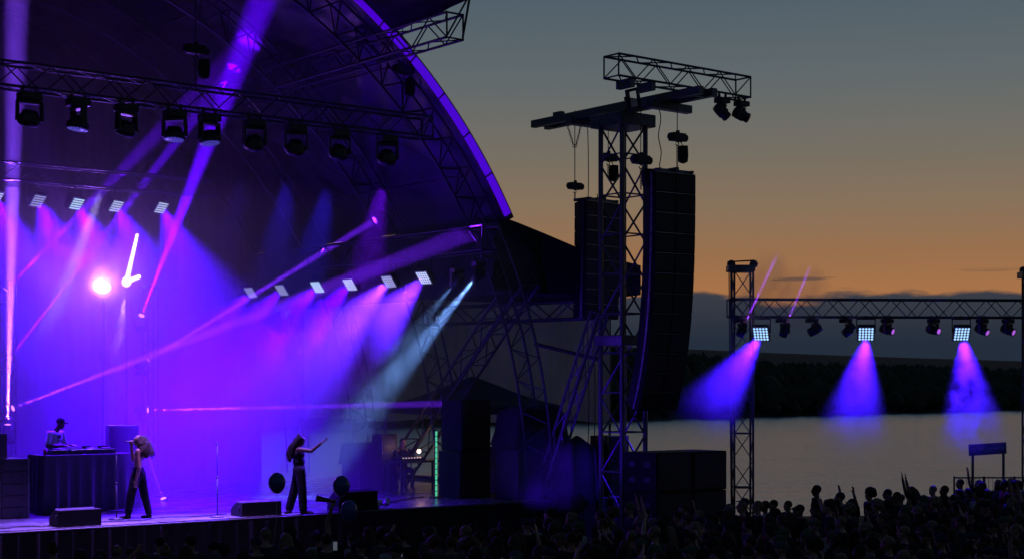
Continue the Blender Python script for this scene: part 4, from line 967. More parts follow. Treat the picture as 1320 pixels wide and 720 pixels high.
# DJ table ----------------------------------------------------------
M_CLOTH = mat('dark_cloth', (0.03, 0.03, 0.036), 0.75, 0, 0.25, 2, 0.3, 9)
tp = atZ(57, 664, DECK); TH_ = 1.27; TL = 2.02
dt = thing('dj_table', 'tall DJ table under a dark cloth with sagging front hem', 'table', tp, SROT)
loc('table_top', MB().box((TL / 2, 0.42, TH_ - 0.03), (TL, 0.86, 0.06)).mesh('table_top', M_BLACK, False, 0.01), dt)
for x in (0.06, TL - 0.06):
    for y in (0.06, 0.78): loc('leg', cached('dtl', lambda: MB().box((0, 0, (TH_ - 0.06) / 2), (0.06, 0.06, TH_ - 0.062)).mesh('leg', M_STEEL)), dt, T(x, y, 0))
def cloth():
    b = MB(); n, m_ = 120, 16; per = [(-0.02, 0.86), (-0.02, -0.02), (TL + 0.02, -0.02), (TL + 0.02, 0.86)]
    seg = [((Vector(per[i + 1]) - Vector(per[i])).length) for i in range(3)]; tot = sum(seg)
    for j in range(m_ + 1):
        f = j / m_
        for i in range(n + 1):
            s = tot * i / n; k = 0
            while k < 2 and s > seg[k]: s -= seg[k]; k += 1
            q = Vector(per[k]).lerp(Vector(per[k + 1]), min(1, s / seg[k])); d2 = (Vector(per[k + 1]) - Vector(per[k])).normalized(); nn = Vector((d2.y, -d2.x))
            hem = 0.01 if k != 1 else 0.012 + 0.16 * max(0, (s / seg[1] - 0.55) / 0.45) ** 2
            if k == 2: hem = 0.19
            z = TH_ + 0.004 - (TH_ - hem) * f
            off = 0.035 * f * math.sin(i * 0.75) + 0.02 * f * math.sin(i * 0.31 + 2) + 0.03 * f
            b.v.append(Vector((q.x + nn.x * off, q.y + nn.y * off, z)))
    for j in range(m_):
        for i in range(n): w_ = j * (n + 1) + i; b.f.append([w_, w_ + 1, w_ + n + 2, w_ + n + 1])
    k = len(b.v); b.v += [Vector((-0.02, -0.02, TH_ + 0.004)), Vector((TL + 0.02, -0.02, TH_ + 0.004)), Vector((TL + 0.02, 0.86, TH_ + 0.004)), Vector((-0.02, 0.86, TH_ + 0.004))]; b.f.append([k, k + 1, k + 2, k + 3])
    return b
loc('cloth', cloth().mesh('cloth', M_CLOTH, True), dt)
def deck_player(x, label, kind):
    t = thing('dj_mixer' if kind else 'dj_player', label, 'DJ gear', WM[dt.name] @ Vector((x, 0.18, TH_ + 0.006)), SROT, 'DJ gear on the table')
    loc('body', cached(('djb', kind), lambda: MB().box((0, 0.2, 0.05), (0.33, 0.4, 0.10)).mesh('body', M_PLAST, False, 0.012)), t)
    if kind:
        for i in range(4):
            for j in range(3): loc('knob', cached('djk', lambda: MB().cyl((0, 0, 0), (0, 0, 0.03), 0.014, None, 10).mesh('knob', mat('pale_knob', (0.5, 0.5, 0.55), 0.4))), t, T(-0.1 + i * 0.067, 0.1 + j * 0.09, 0.1))
    else:
        loc('jog_wheel', cached('djj', lambda: MB().lathe([(0.105, 0), (0.105, 0.02), (0.09, 0.03)], (0, 0.15, 0.1), 24).mesh('jog_wheel', M_STEEL, True)), t)
        loc('screen', cached('djs', lambda: MB().box((0, 0.36, 0.12), (0.2, 0.02, 0.08), Matrix.Rotation(R(-25), 3, 'X')).mesh('screen', M_GLASS)), t)
    return t
deck_player(0.42, 'DJ player at the left of the DJ table', 0); deck_player(0.80, 'DJ mixer with pale knobs in front of the DJ', 1); deck_player(1.18, 'DJ player right of the mixer on the DJ table', 0); deck_player(1.54, 'DJ player at the right of the DJ table', 0)
cp = thing('drinking_cup', 'small plastic cup at the left end of the DJ table', 'cup', WM[dt.name] @ Vector((0.10, 0.2, TH_ + 0.006)), 0)
loc('cup_body', MB().lathe([(0.035, 0), (0.047, 0.12), (0.043, 0.12), (0.03, 0.01)], n=16).mesh('cup_body', mat('red_plastic', (0.35, 0.05, 0.08), 0.4), True), cp)
# monitors and racks by the table
def box_speaker(name, label, p, w, d_, h, rotz, cat='speaker'):
    t = thing(name, label, cat, p, rotz)
    loc('cabinet', MB().box((0, d_ / 2, h / 2), (w, d_, h)).mesh('cabinet', M_CASE, False, 0.014), t)
    loc('grille', MB().box((0, -0.012, h / 2), (w * 0.92, 0.03, h * 0.92)).mesh('grille', M_GRILL, False, 0.008), t)
    for e in (-1, 1): loc('handle', MB().box((e * (w / 2 + 0.004), d_ / 2, h * 0.55), (0.012, 0.16, 0.05)).mesh('handle', M_STEEL), t)
    return t
r1 = WM[dt.name] @ Vector((1.98 + 0.30, 0.75, 0)); 
rs_ = thing('dj_riser', 'low black riser behind the DJ table', 'platform', WM[dt.name] @ Vector((1.0, 1.45, 0)), SROT)
loc('deck_panel', MB().box((0, 0, 0.27), (1.9, 1.0, 0.06)).mesh('deck_panel', M_DECK, False, 0.005), rs_); loc('riser_frame', MB().box((0, 0, 0.12), (1.86, 0.96, 0.238)).mesh('riser_frame', M_SKIRT), rs_)
rack('equipment_rack', 'wheeled rack with knobs right of the DJ table', r1, 0.62, 0.6, 1.24, SROT)
box_speaker('monitor_speaker', 'square black monitor speaker on the rack right of the DJ', r1 + UP * 1.25 - WD * 0.12, 0.66, 0.5, 0.62, SROT - 0.25)
r2 = atZ(18, 668, DECK)
rack('equipment_rack', 'equipment rack with rows of units left of the DJ table', r2, 0.62, 0.7, 1.24, SROT)
rack('equipment_rack', 'equipment rack cut by the left picture edge', r2 - WD * 0.68, 0.62, 0.7, 1.24, SROT)
box_speaker('monitor_speaker', 'black monitor speaker with pale top on the rack at the left edge', r2 - WD * 0.45 + UP * 1.25, 0.6, 0.5, 0.52, SROT - 0.1)

# ================================================================== PEOPLE
def remesh(mb, voxel, m, smooth=4, name='body'):
    me = bpy.data.meshes.new('tmp'); me.from_pydata([tuple(p) for p in mb.v], [], mb.f)
    bm = bmesh.new(); bm.from_mesh(me); bmesh.ops.recalc_face_normals(bm, faces=bm.faces); bm.to_mesh(me); bm.free()
    ob = bpy.data.objects.new('tmp', me); C.objects.link(ob)
    r = ob.modifiers.new('r', 'REMESH'); r.mode = 'VOXEL'; r.voxel_size = voxel
    if smooth: s = ob.modifiers.new('s', 'SMOOTH'); s.iterations = smooth; s.factor = 0.5
    dg = bpy.context.evaluated_depsgraph_get(); out = bpy.data.meshes.new_from_object(ob.evaluated_get(dg))
    out.name = name; out.materials.clear(); out.materials.append(m); out.polygons.foreach_set('use_smooth', [True] * len(out.polygons))
    bpy.data.objects.remove(ob); bpy.data.meshes.remove(me); return out
def frame(fwd, up=UP):
    f = Vector(fwd).normalized(); s = f.cross(Vector(up)).normalized(); u = s.cross(f); return Matrix((s, f, u)).transposed()   # x right, y forward, z up
def add_head(b, c, fwd, up=UP, k=1.0):
    Q = frame(fwd, up); P = lambda x, y, z: Vector(c) + Q @ Vector((x * k, y * k, z * k))
    b.ball(P(0, -0.012, 0.022), (0.076 * k, 0.094 * k, 0.092 * k), 16, 10, Q); b.ball(P(0, 0.022, -0.045), (0.056 * k, 0.066 * k, 0.072 * k), 14, 9, Q)
    b.ball(P(0, 0.058, -0.095), (0.026 * k, 0.022 * k, 0.02 * k), 8, 6, Q)                      # chin
    b.limb([(P(0, 0.083, 0.022), 0.010 * k), (P(0, 0.103, -0.018), 0.014 * k)], 8)                # nose
    b.ball(P(0, 0.08, -0.058), (0.024 * k, 0.014 * k, 0.010 * k), 8, 6, Q)                         # lips
    b.ball(P(0, 0.074, 0.045), (0.055 * k, 0.018 * k, 0.012 * k), 8, 6, Q)                         # brow
    for s in (-1, 1): b.ball(P(s * 0.078, -0.005, -0.008), (0.012 * k, 0.022 * k, 0.034 * k), 8, 6, Q)
    return Q
def add_hand(b, wrist, d_, palm_n, side=1, curl=0.3, spread=0.16, k=1.0):
    d_ = Vector(d_).normalized(); n = Vector(palm_n); n = (n - d_ * n.dot(d_)).normalized(); s = d_.cross(n) * side
    W_ = Vector(wrist); Q = Matrix((s, d_, n)).transposed()
    b.ball(W_ + d_ * 0.045 * k, (0.040 * k, 0.052 * k, 0.017 * k), 10, 7, Q)
    for i, (o, ln) in enumerate(((-0.030, 0.062), (-0.010, 0.078), (0.010, 0.082), (0.029, 0.072))):
        p = W_ + d_ * 0.082 * k + s * (o * k); a = (i - 1.5) * spread; dv = (d_ * math.cos(a) + s * math.sin(a)).normalized(); pts = [(p - d_ * 0.02 * k, 0.0095 * k)]
        for seg, f in enumerate((0.45, 0.32, 0.23)):
            t = curl * (0.5 + seg); dd_ = (dv * math.cos(t) + n * math.sin(t)); p = p + dd_ * (ln * f * k); pts.append((p, (0.0095 - 0.0008 * seg) * k))
        b.limb(pts, 7)
    th = (d_ * 0.6 + s * 0.75 + n * 0.25 * 1).normalized(); p = W_ + d_ * 0.02 * k + s * (0.034 * k)
    b.limb([(p, 0.013 * k), (p + th * 0.038 * k, 0.0115 * k), (p + th * 0.038 * k + (d_ * 0.8 + s * 0.4 + n * curl).normalized() * 0.032 * k, 0.010 * k)], 7)
SKIN_A = mat('skin_brown', (0.24, 0.12, 0.075), 0.5, 0, 0.15, 6); SKIN_B = mat('skin_dark', (0.10, 0.05, 0.032), 0.48, 0, 0.15, 6); SKIN_C = mat('skin_light', (0.30, 0.18, 0.13), 0.5, 0, 0.12, 6)
HAIR_D = mat('hair_dark', (0.014, 0.010, 0.008), 0.7, 0, 0.4, 40, 0.6, 60, 0.0, 0.2); HAIR_B = mat('hair_brown', (0.045, 0.026, 0.016), 0.65, 0, 0.4, 40, 0.6, 60, 0.0, 0.25); HAIR_L = mat('hair_fair', (0.12, 0.08, 0.04), 0.55, 0, 0.3, 40, 0.6, 60)
def eyes(t, c, fwd, k=1.0):
    Q = frame(fwd)
    for s in (-1, 1): loc('eye', cached('eye', lambda: MB().ball((0, 0, 0), 0.0115, 10, 7).mesh('eye', mat('eye', (0.5, 0.48, 0.46), 0.2), True)), t, Matrix.Translation(Vector(c) + Q @ Vector((s * 0.03, 0.079, 0.016))))
def shoe(b, heel, toe, r=0.042):
    heel = Vector(heel); toe = Vector(toe); d_ = (toe - heel); d_.z = 0; ln = d_.length; d_.normalize(); Q = frame(d_)
    b.ball(heel + d_ * ln * 0.25 + UP * 0.045, (r * 0.9, ln * 0.36, 0.05), 10, 7, Q); b.ball(heel + d_ * ln * 0.68 + UP * 0.03, (r, ln * 0.42, 0.034), 10, 7, Q); b.box(heel + d_ * ln * 0.48 + UP * 0.012, (r * 1.8, ln * 1.02, 0.022), Q)

# --- curly haired singer with microphone, facing left ------------------
t = thing('person', 'singer with big curly hair holding a microphone, bare midriff, black trousers', 'person', atZ(177, 667.5, DECK), 0)
y1, y2 = -0.09, 0.10
b = MB(); hc = Vector((0.02, 0.0, 1.615))
add_head(b, hc, Vector((-1, -0.25, -0.05)))
b.limb([((0.05, 0.0, 1.54), 0.052), ((0.055, 0, 1.44), 0.056)])
b.ball((0.055, 0, 1.33), (0.105, 0.165, 0.15)); b.ball((0.02, 0, 1.14), (0.10, 0.13, 0.14)); b.ball((0.02, 0, 0.97), (0.13, 0.165, 0.13)); b.limb([((0.05, -0.16, 1.4), 0.058), ((0.05, 0.16, 1.4), 0.058)])
b.limb([((0.06, 0.17, 1.40), 0.055), ((-0.125, 0.17, 1.215), 0.043), ((-0.145, 0.10, 1.50), 0.032)])
add_hand(b, (-0.147, 0.09, 1.51), (0.0, -0.25, 1), (0.3, -1, 0.1), 1, 1.25, 0.02)
b.limb([((0.06, -0.18, 1.40), 0.055), ((0.085, -0.20, 1.06), 0.043), ((0.02, -0.19, 0.80), 0.031)])
add_hand(b, (0.018, -0.19, 0.79), (-0.12, 0, -1), (0, 1, 0), -1, 0.35, 0.06)
legs = [[((0.0, y1, 0.92), 0.095), ((-0.10, y1 - 0.01, 0.51), 0.066), ((-0.165, y1, 0.12), 0.045), ((-0.17, y1, 0.06), 0.045)], [((0.05, y2, 0.92), 0.095), ((0.125, y2, 0.49), 0.066), ((0.215, y2, 0.12), 0.045), ((0.22, y2, 0.06), 0.045)]]
for g in legs: b.limb(g)
loc('body', remesh(b, 0.0075, SKIN_A), t); eyes(t, hc, Vector((-1, -0.25, -0.05)))
M_TROU = mat('black_trousers', (0.010, 0.010, 0.012), 0.9, 0, 0.3, 14, 0.3, 30, 0.0, 0.08)
b = MB(); b.ball((0.02, 0, 0.95), (0.145, 0.18, 0.13)); b.ball((0.02, 0, 1.03), (0.12, 0.15, 0.06))
for g in legs: b.limb([(Vector(p), r + (0.012 if i < 1 else 0.028)) for i, (p, r) in enumerate(g[:3])])
loc('trousers', remesh(b, 0.012, M_TROU), t)
b = MB(); b.ball((0.052, 0, 1.345), (0.116, 0.176, 0.10)); loc('crop_top', remesh(b, 0.012, mat('grey_top', (0.10, 0.09, 0.10), 0.8, 0, 0.2, 12)), t)
b = MB(); shoe(b, (-0.12, y1, 0), (-0.34, y1 - 0.03, 0)); loc('shoe', remesh(b, 0.01, M_TROU), t); b = MB(); shoe(b, (0.27, y2, 0), (0.07, y2 - 0.04, 0)); loc('shoe', remesh(b, 0.01, M_TROU), t)
b = MB(); rg = random.Random(3)
b.ball((0.10, 0, 1.61), (0.115, 0.125, 0.115)); b.ball((0.14, 0, 1.50), (0.115, 0.15, 0.15)); b.ball((0.185, 0, 1.37), (0.085, 0.12, 0.13))
core = remesh(b, 0.012, HAIR_B, 2); b = MB()
for i in range(330):
    a = rg.uniform(0, 6.283); up_ = rg.random(); st0 = Vector((0.085 + 0.10 * math.cos(a) * (1 - up_ * 0.7), 0.115 * math.sin(a) * (1 - up_ * 0.7), 1.60 + 0.115 * up_))
    if st0.x < 0.02 and st0.z < 1.66: st0.x = 0.03
    ln = rg.uniform(0.16, 0.42); out = Vector((0.42 + 0.35 * math.cos(a), 0.5 * math.sin(a), 0)) * 0.30; ph = rg.random() * 6; pts = []
    for q in range(9):
        f = q / 8; w_ = 0.016 * math.sin(f * 15 + ph); p2 = st0 + out * (f ** 0.8) * (ln / 0.4) * 0.9 + Vector((w_, 0.016 * math.cos(f * 15 + ph), -ln * f * f * 0.95 + 0.02 * f)); pts.append(p2)
    b.path(pts, lambda f: 0.011 * (1 - 0.55 * f), 5)
hr = loc('hair', core, t); loc('curls', b.mesh('curls', HAIR_B, True), t)['kind'] = 'stuff'
mc_ = thing('microphone', 'handheld microphone raised to the curly haired singer mouth', 'microphone', atZ(177, 667.5, DECK), 0)
loc('handle', MB().cyl((-0.29, 0.03, 1.60), (-0.125, 0.05, 1.585), 0.013, 0.02, 12).mesh('handle', M_STEEL, True), mc_); loc('grille', MB().ball((-0.105, 0.05, 1.583), 0.028, 12, 8).mesh('grille', mat('mic_mesh', (0.5, 0.5, 0.52), 0.35, 0.8), True), mc_)

# --- gesturing singer, arm stretched out to the right -----------------
t = thing('person', 'long haired singer in dark overalls reaching one arm out to the right', 'person', atZ(384, 661.5, DECK), 0)
b = MB(); hc = Vector((0.055, 0.0, 1.585)); add_head(b, hc, Vector((1, -0.15, -0.12)))
b.limb([((0.03, 0, 1.51), 0.05), ((0.02, 0, 1.43), 0.055)])
b.ball((0.02, 0, 1.31), (0.105, 0.165, 0.15)); b.ball((0.02, 0, 1.12), (0.10, 0.125, 0.14)); b.ball((0.025, 0, 0.96), (0.125, 0.165, 0.13)); b.limb([((0.03, -0.15, 1.385), 0.056), ((0.03, 0.15, 1.385), 0.056)])
b.limb([((0.06, -0.16, 1.39), 0.054), ((0.32, -0.20, 1.36), 0.042), ((0.52, -0.20, 1.525), 0.030)])
add_hand(b, (0.53, -0.20, 1.535), (0.8, -0.05, 0.55), (0.3, -0.3, 0.9), 1, 0.12, 0.26, 1.05)
b.limb([((0.03, 0.17, 1.385), 0.054), ((-0.02, 0.2, 1.10), 0.042), ((0.07, 0.15, 0.93), 0.031)]); add_hand(b, (0.075, 0.145, 0.92), (0.5, -0.2, -0.8), (0, -1, 0), 1, 0.4, 0.06)
legs = [[((0.0, 0.09, 0.93), 0.095), ((-0.085, 0.1, 0.53), 0.066), ((-0.20, 0.12, 0.12), 0.045), ((-0.205, 0.12, 0.06), 0.045)], [((0.06, -0.09, 0.93), 0.095), ((0.105, -0.1, 0.54), 0.066), ((0.125, -0.08, 0.12), 0.045), ((0.125, -0.08, 0.06), 0.045)]]
for g in legs: b.limb(g)
loc('body', remesh(b, 0.0075, SKIN_B), t); eyes(t, hc, Vector((1, -0.15, -0.12)))
M_OVER = mat('dark_overalls', (0.010, 0.010, 0.013), 0.9, 0, 0.3, 14, 0.3, 30, 0.0, 0.08)
b = MB(); b.ball((0.025, 0, 0.95), (0.14, 0.18, 0.13)); b.ball((0.02, 0, 1.12), (0.13, 0.15, 0.16)); b.ball((0.02, 0, 1.28), (0.128, 0.17, 0.12))
for g in legs: b.limb([(Vector(p), r + (0.022, 0.034, 0.046)[i]) for i, (p, r) in enumerate(g[:3])])
b.ball((0.10, -0.13, 0.93), (0.05, 0.06, 0.09))
loc('overalls', remesh(b, 0.012, M_OVER), t)
b = MB(); shoe(b, (-0.17, 0.14, 0), (-0.26, -0.06, 0)); loc('shoe', remesh(b, 0.01, M_TROU), t); b = MB(); shoe(b, (0.08, -0.07, 0), (0.34, -0.12, 0)); loc('shoe', remesh(b, 0.01, M_TROU), t)
b = MB(); rg = random.Random(8)
for i in range(90):
    a = rg.uniform(0.35, 5.93); hx = hc.x - 0.01 + 0.085 * math.cos(a); hy = 0.085 * math.sin(a); fx = max(0.0, math.cos(a))
    top = Vector((hc.x - 0.02 + 0.03 * math.cos(a), 0.03 * math.sin(a), 1.705)); side = Vector((hx, hy * 1.1, 1.63))
    mid = Vector((hc.x - 0.10 + 0.06 * math.cos(a) - rg.random() * 0.10, hy * 1.5, 1.45)); ln = rg.uniform(0.18, 0.36) * (0.6 if fx > 0.4 else 1)
    end = Vector((hc.x - 0.16 - rg.random() * 0.11 + 0.05 * math.cos(a), hy * 1.6, 1.46 - ln))
    b.limb([(top, 0.018), (side, 0.018), (mid, 0.017), (mid.lerp(end, 0.5) + Vector((-0.02 * rg.random(), 0, 0)), 0.014), (end, 0.006)], 6)
b.ball((hc.x - 0.015, 0, 1.632), (0.088, 0.094, 0.088)); b.ball((hc.x - 0.09, 0, 1.50), (0.085, 0.12, 0.15)); b.ball((hc.x - 0.14, 0, 1.36), (0.085, 0.12, 0.17))
loc('hair', remesh(b, 0.011, HAIR_D, 1), t)

# --- DJ behind the table ------------------------------------------------
djp = WM[dt.name] @ Vector((0.74, 1.2, 0.302)); t = thing('person', 'DJ in white T-shirt and cap bent over the table', 'person', djp, SROT + R(24))
# own frame: faces -y (towards the audience)
b = MB(); hc = Vector((0.04, -0.13, 1.62)); add_head(b, hc, Vector((0.1, -1, -0.35)))
b.limb([((0.02, -0.08, 1.54), 0.055), ((0.0, -0.02, 1.44), 0.06)]); b.ball((0, 0, 1.31), (0.17, 0.11, 0.16)); b.ball((0, 0.02, 1.1), (0.15, 0.11, 0.16)); b.ball((0, 0.02, 0.95), (0.16, 0.12, 0.12)); b.limb([((-0.18, -0.01, 1.40), 0.06), ((0.18, -0.01, 1.40), 0.06)])
arms = [[((s * 0.20, -0.01, 1.40), 0.056), ((s * 0.27, -0.03, 1.13), 0.044), ((s * 0.13 + 0.03, -0.36, 1.14), 0.033)] for s in (-1, 1)]
for g, s in zip(arms, (-1, 1)): b.limb(g); add_hand(b, g[2][0], (-s * 0.2, -1, -0.05), (0, 0, -1), -s, 0.4, 0.1)
legs = [[((s * 0.09, 0.02, 0.92), 0.095), ((s * 0.10, 0.0, 0.5), 0.066), ((s * 0.11, 0.03, 0.1), 0.046)] for s in (-1, 1)]
for g in legs: b.limb(g)
loc('body', remesh(b, 0.0085, SKIN_B), t); eyes(t, hc, Vector((0.1, -1, -0.35)))
M_TEE = mat('white_tee', (0.62, 0.62, 0.65), 0.85, 0, 0.08, 8, 0.3, 14)
b = MB(); b.ball((0, 0, 1.31), (0.185, 0.125, 0.165)); b.ball((0, 0.02, 1.1), (0.172, 0.13, 0.17)); b.ball((0, 0.02, 0.98), (0.175, 0.135, 0.08)); b.limb([((-0.18, -0.01, 1.395), 0.07), ((0.18, -0.01, 1.395), 0.07)])
for g in arms: b.limb([(Vector(g[0][0]), 0.068), (Vector(g[0][0]).lerp(Vector(g[1][0]), 0.68), 0.07)])
sh = loc('shirt', remesh(b, 0.012, M_TEE), t)
b = MB()                                      # three leaf mark with a bar below
for a in (-0.55, 0.0, 0.55): b.ball((math.sin(a) * 0.055, -0.128 + abs(a) * 0.012, 1.30 + math.cos(a) * 0.035), (0.024, 0.012, 0.05), 12, 8, Matrix.Rotation(a, 3, 'Y'))
for k in range(3): b.box((0, -0.131, 1.262 - k * 0.016), (0.12 - k * 0.02, 0.016, 0.008))
put('shirt_print', b.mesh('shirt_print', mat('print_ink', (0.02, 0.02, 0.05), 0.6)), sh, WM[t.name])
b = MB()
for g in legs: b.limb([(Vector(p), r + 0.02) for p, r in g])
b.ball((0, 0.02, 0.93), (0.17, 0.13, 0.1)); loc('trousers', remesh(b, 0.014, M_TROU), t)
for s in (-1, 1): b = MB(); shoe(b, (s * 0.11, 0.08, 0), (s * 0.13, -0.18, 0)); loc('shoe', remesh(b, 0.012, M_TROU), t)
b = MB(); Qh = frame(Vector((0.1, -1, -0.35))); b.ball(hc + Vector((0, 0.012, 0.045)), (0.088, 0.104, 0.082), 14, 9, Qh); b.ball(hc + Qh @ Vector((0, 0.12, 0.055)), (0.07, 0.075, 0.012), 12, 7, Qh)
loc('cap', remesh(b, 0.009, M_TROU), t)

# --- seated technician at the backstage desk ----------------------------
t = thing('person', 'technician seated behind the backstage desk with face in warm lamplight', 'person', WM[dk.name] @ Vector((0.0, 1.05, 0)), SROT + R(180) - 0.2)
b = MB(); hc = Vector((0, 0.06, 1.26)); add_head(b, hc, Vector((0, 1, -0.25)))
b.limb([((0, 0.02, 1.18), 0.055), ((0, 0, 1.08), 0.06)]); b.ball((0, 0, 0.95), (0.17, 0.11, 0.16)); b.ball((0, -0.02, 0.74), (0.15, 0.12, 0.16)); b.ball((0, -0.02, 0.58), (0.17, 0.14, 0.11)); b.limb([((-0.17, 0, 1.04), 0.06), ((0.17, 0, 1.04), 0.06)])
for s in (-1, 1):
    b.limb([((s * 0.2, 0, 1.04), 0.055), ((s * 0.26, 0.1, 0.80), 0.045), ((s * 0.13, 0.38, 0.88), 0.034)]); add_hand(b, (s * 0.13, 0.38, 0.88), (-s * 0.2, 1, 0), (0, 0, -1), s, 0.4, 0.1)
    b.limb([((s * 0.1, 0.02, 0.56), 0.09), ((s * 0.12, 0.42, 0.54), 0.066), ((s * 0.12, 0.40, 0.1), 0.05), ((s * 0.12, 0.5, 0.04), 0.04)])
loc('body', remesh(b, 0.012, SKIN_C), t)
b = MB(); b.ball((0, 0, 0.95), (0.185, 0.125, 0.165)); b.ball((0, -0.02, 0.73), (0.17, 0.14, 0.18))
for s in (-1, 1): b.limb([((s * 0.19, 0, 1.04), 0.07), ((s * 0.26, 0.1, 0.80), 0.058), ((s * 0.16, 0.32, 0.87), 0.046)])
loc('jacket', remesh(b, 0.016, M_TROU), t)
b = MB(); b.ball(hc + Vector((0, -0.022, 0.035)), (0.085, 0.1, 0.095)); loc('hair', remesh(b, 0.014, HAIR_D, 1), t)
st2 = thing('stool', 'round stool under the seated technician', 'stool', WM[dk.name] @ Vector((0.0, 1.08, 0)), 0)
loc('seat', MB().cyl((0, 0, 0.40), (0, 0, 0.46), 0.19, None, 18).mesh('seat', M_PLAST), st2)
for i in range(4): a = i * 1.571 + 0.6; loc('leg', cached('stl', lambda: MB().cyl((0.19, 0, 0), (0.10, 0, 0.40), 0.015).mesh('leg', M_STEEL)), st2, Matrix.Rotation(a, 4, 'Z'))

# ================================================================== CROWD
def crowd_body(arms, female=False, voxel=0.022):
    k = 0.92 if female else 1.0; b = MB(); add_head(b, (0, 0.02, 1.615), (0, 1, 0.06)); sh_ = 0.185 * k
    b.limb([((0, 0.0, 1.53), 0.052 * k), ((0, -0.01, 1.44), 0.06 * k)]); b.ball((0, 0, 1.30), (0.165 * k, 0.115, 0.17)); b.ball((0, 0, 1.10), (0.145 * k, 0.105, 0.16)); b.ball((0, -0.01, 0.94), (0.165, 0.12, 0.12))
    b.limb([((-sh_, 0, 1.405), 0.062 * k), ((-0.06, -0.01, 1.43), 0.05), ((0.06, -0.01, 1.43), 0.05), ((sh_, 0, 1.405), 0.062 * k)])
    for s, m_ in zip((-1, 1), arms):
        S0 = Vector((s * (sh_ + 0.01), 0, 1.40))
        if m_ == 'd': el, wr, hd = (s * 0.25, -0.03, 1.12), (s * 0.23, 0.12, 0.90), (0, 0.3, -1)
        elif m_ == 'f': el, wr, hd = (s * 0.27, 0.06, 1.14), (s * 0.10, 0.26, 1.16), (-s * 0.6, 0.7, 0.2)
        elif m_ == 'u': el, wr, hd = (s * 0.30, 0.10, 1.62), (s * 0.26, 0.16, 1.88), (s * 0.05, 0.1, 1)
        elif m_ == 'c': el, wr, hd = (s * 0.31, 0.16, 1.50), (s * 0.10, 0.24, 1.72), (-s * 0.6, 0.0, 0.8)
        else: el, wr, hd = (s * 0.27, 0.22, 1.36), (s * 0.10, 0.32, 1.56), (-s * 0.2, 0.1, 1)
        b.limb([(S0, 0.054 * k), (el, 0.042 * k), (wr, 0.031 * k)]); add_hand(b, wr, hd, (0, 1, 0), s, 0.25 if m_ == 'u' else 0.6, 0.14, 1.05)
    for s in (-1, 1): b.limb([((s * 0.09, 0, 0.9), 0.09), ((s * 0.10, 0.02, 0.5), 0.064), ((s * 0.10, 0, 0.1), 0.047), ((s * 0.11, 0.12, 0.035), 0.036)])
    t_ = MB(); t_.ball((0, 0, 1.30), (0.18 * k, 0.13, 0.175)); t_.ball((0, 0, 1.10), (0.165 * k, 0.125, 0.18)); t_.ball((0, 0, 0.97), (0.178, 0.135, 0.10)); t_.limb([((-sh_, 0, 1.405), 0.074 * k), ((0, -0.01, 1.415), 0.055), ((sh_, 0, 1.405), 0.074 * k)])
    for s, m_ in zip((-1, 1), arms):
        S0 = Vector((s * (sh_ + 0.01), 0, 1.40)); el = Vector({'d': (s * 0.25, -0.03, 1.12), 'f': (s * 0.27, 0.06, 1.14), 'u': (s * 0.30, 0.10, 1.62), 'c': (s * 0.31, 0.16, 1.50)}.get(m_, (s * 0.27, 0.22, 1.36)))
        t_.limb([(S0, 0.068 * k), (S0.lerp(el, 0.75), 0.064 * k)])
    g = MB(); g.ball((0, -0.01, 0.92), (0.18, 0.135, 0.12))
    for s in (-1, 1): g.limb([((s * 0.09, 0, 0.88), 0.10), ((s * 0.10, 0.02, 0.5), 0.082), ((s * 0.10, 0, 0.10), 0.07)])
    return remesh(b, 0.013 if 'u' in arms else voxel, SKIN_C, 2), remesh(t_, 0.028, M_TROU, 2, 'shirt'), remesh(g, 0.03, M_TROU, 2, 'trousers')
POSES = [('dd', 0), ('df', 0), ('ff', 1), ('dd', 1), ('uu', 0), ('du', 1), ('cd', 0), ('pp', 1)]
BOD = [crowd_body(a, f) for a, f in POSES]
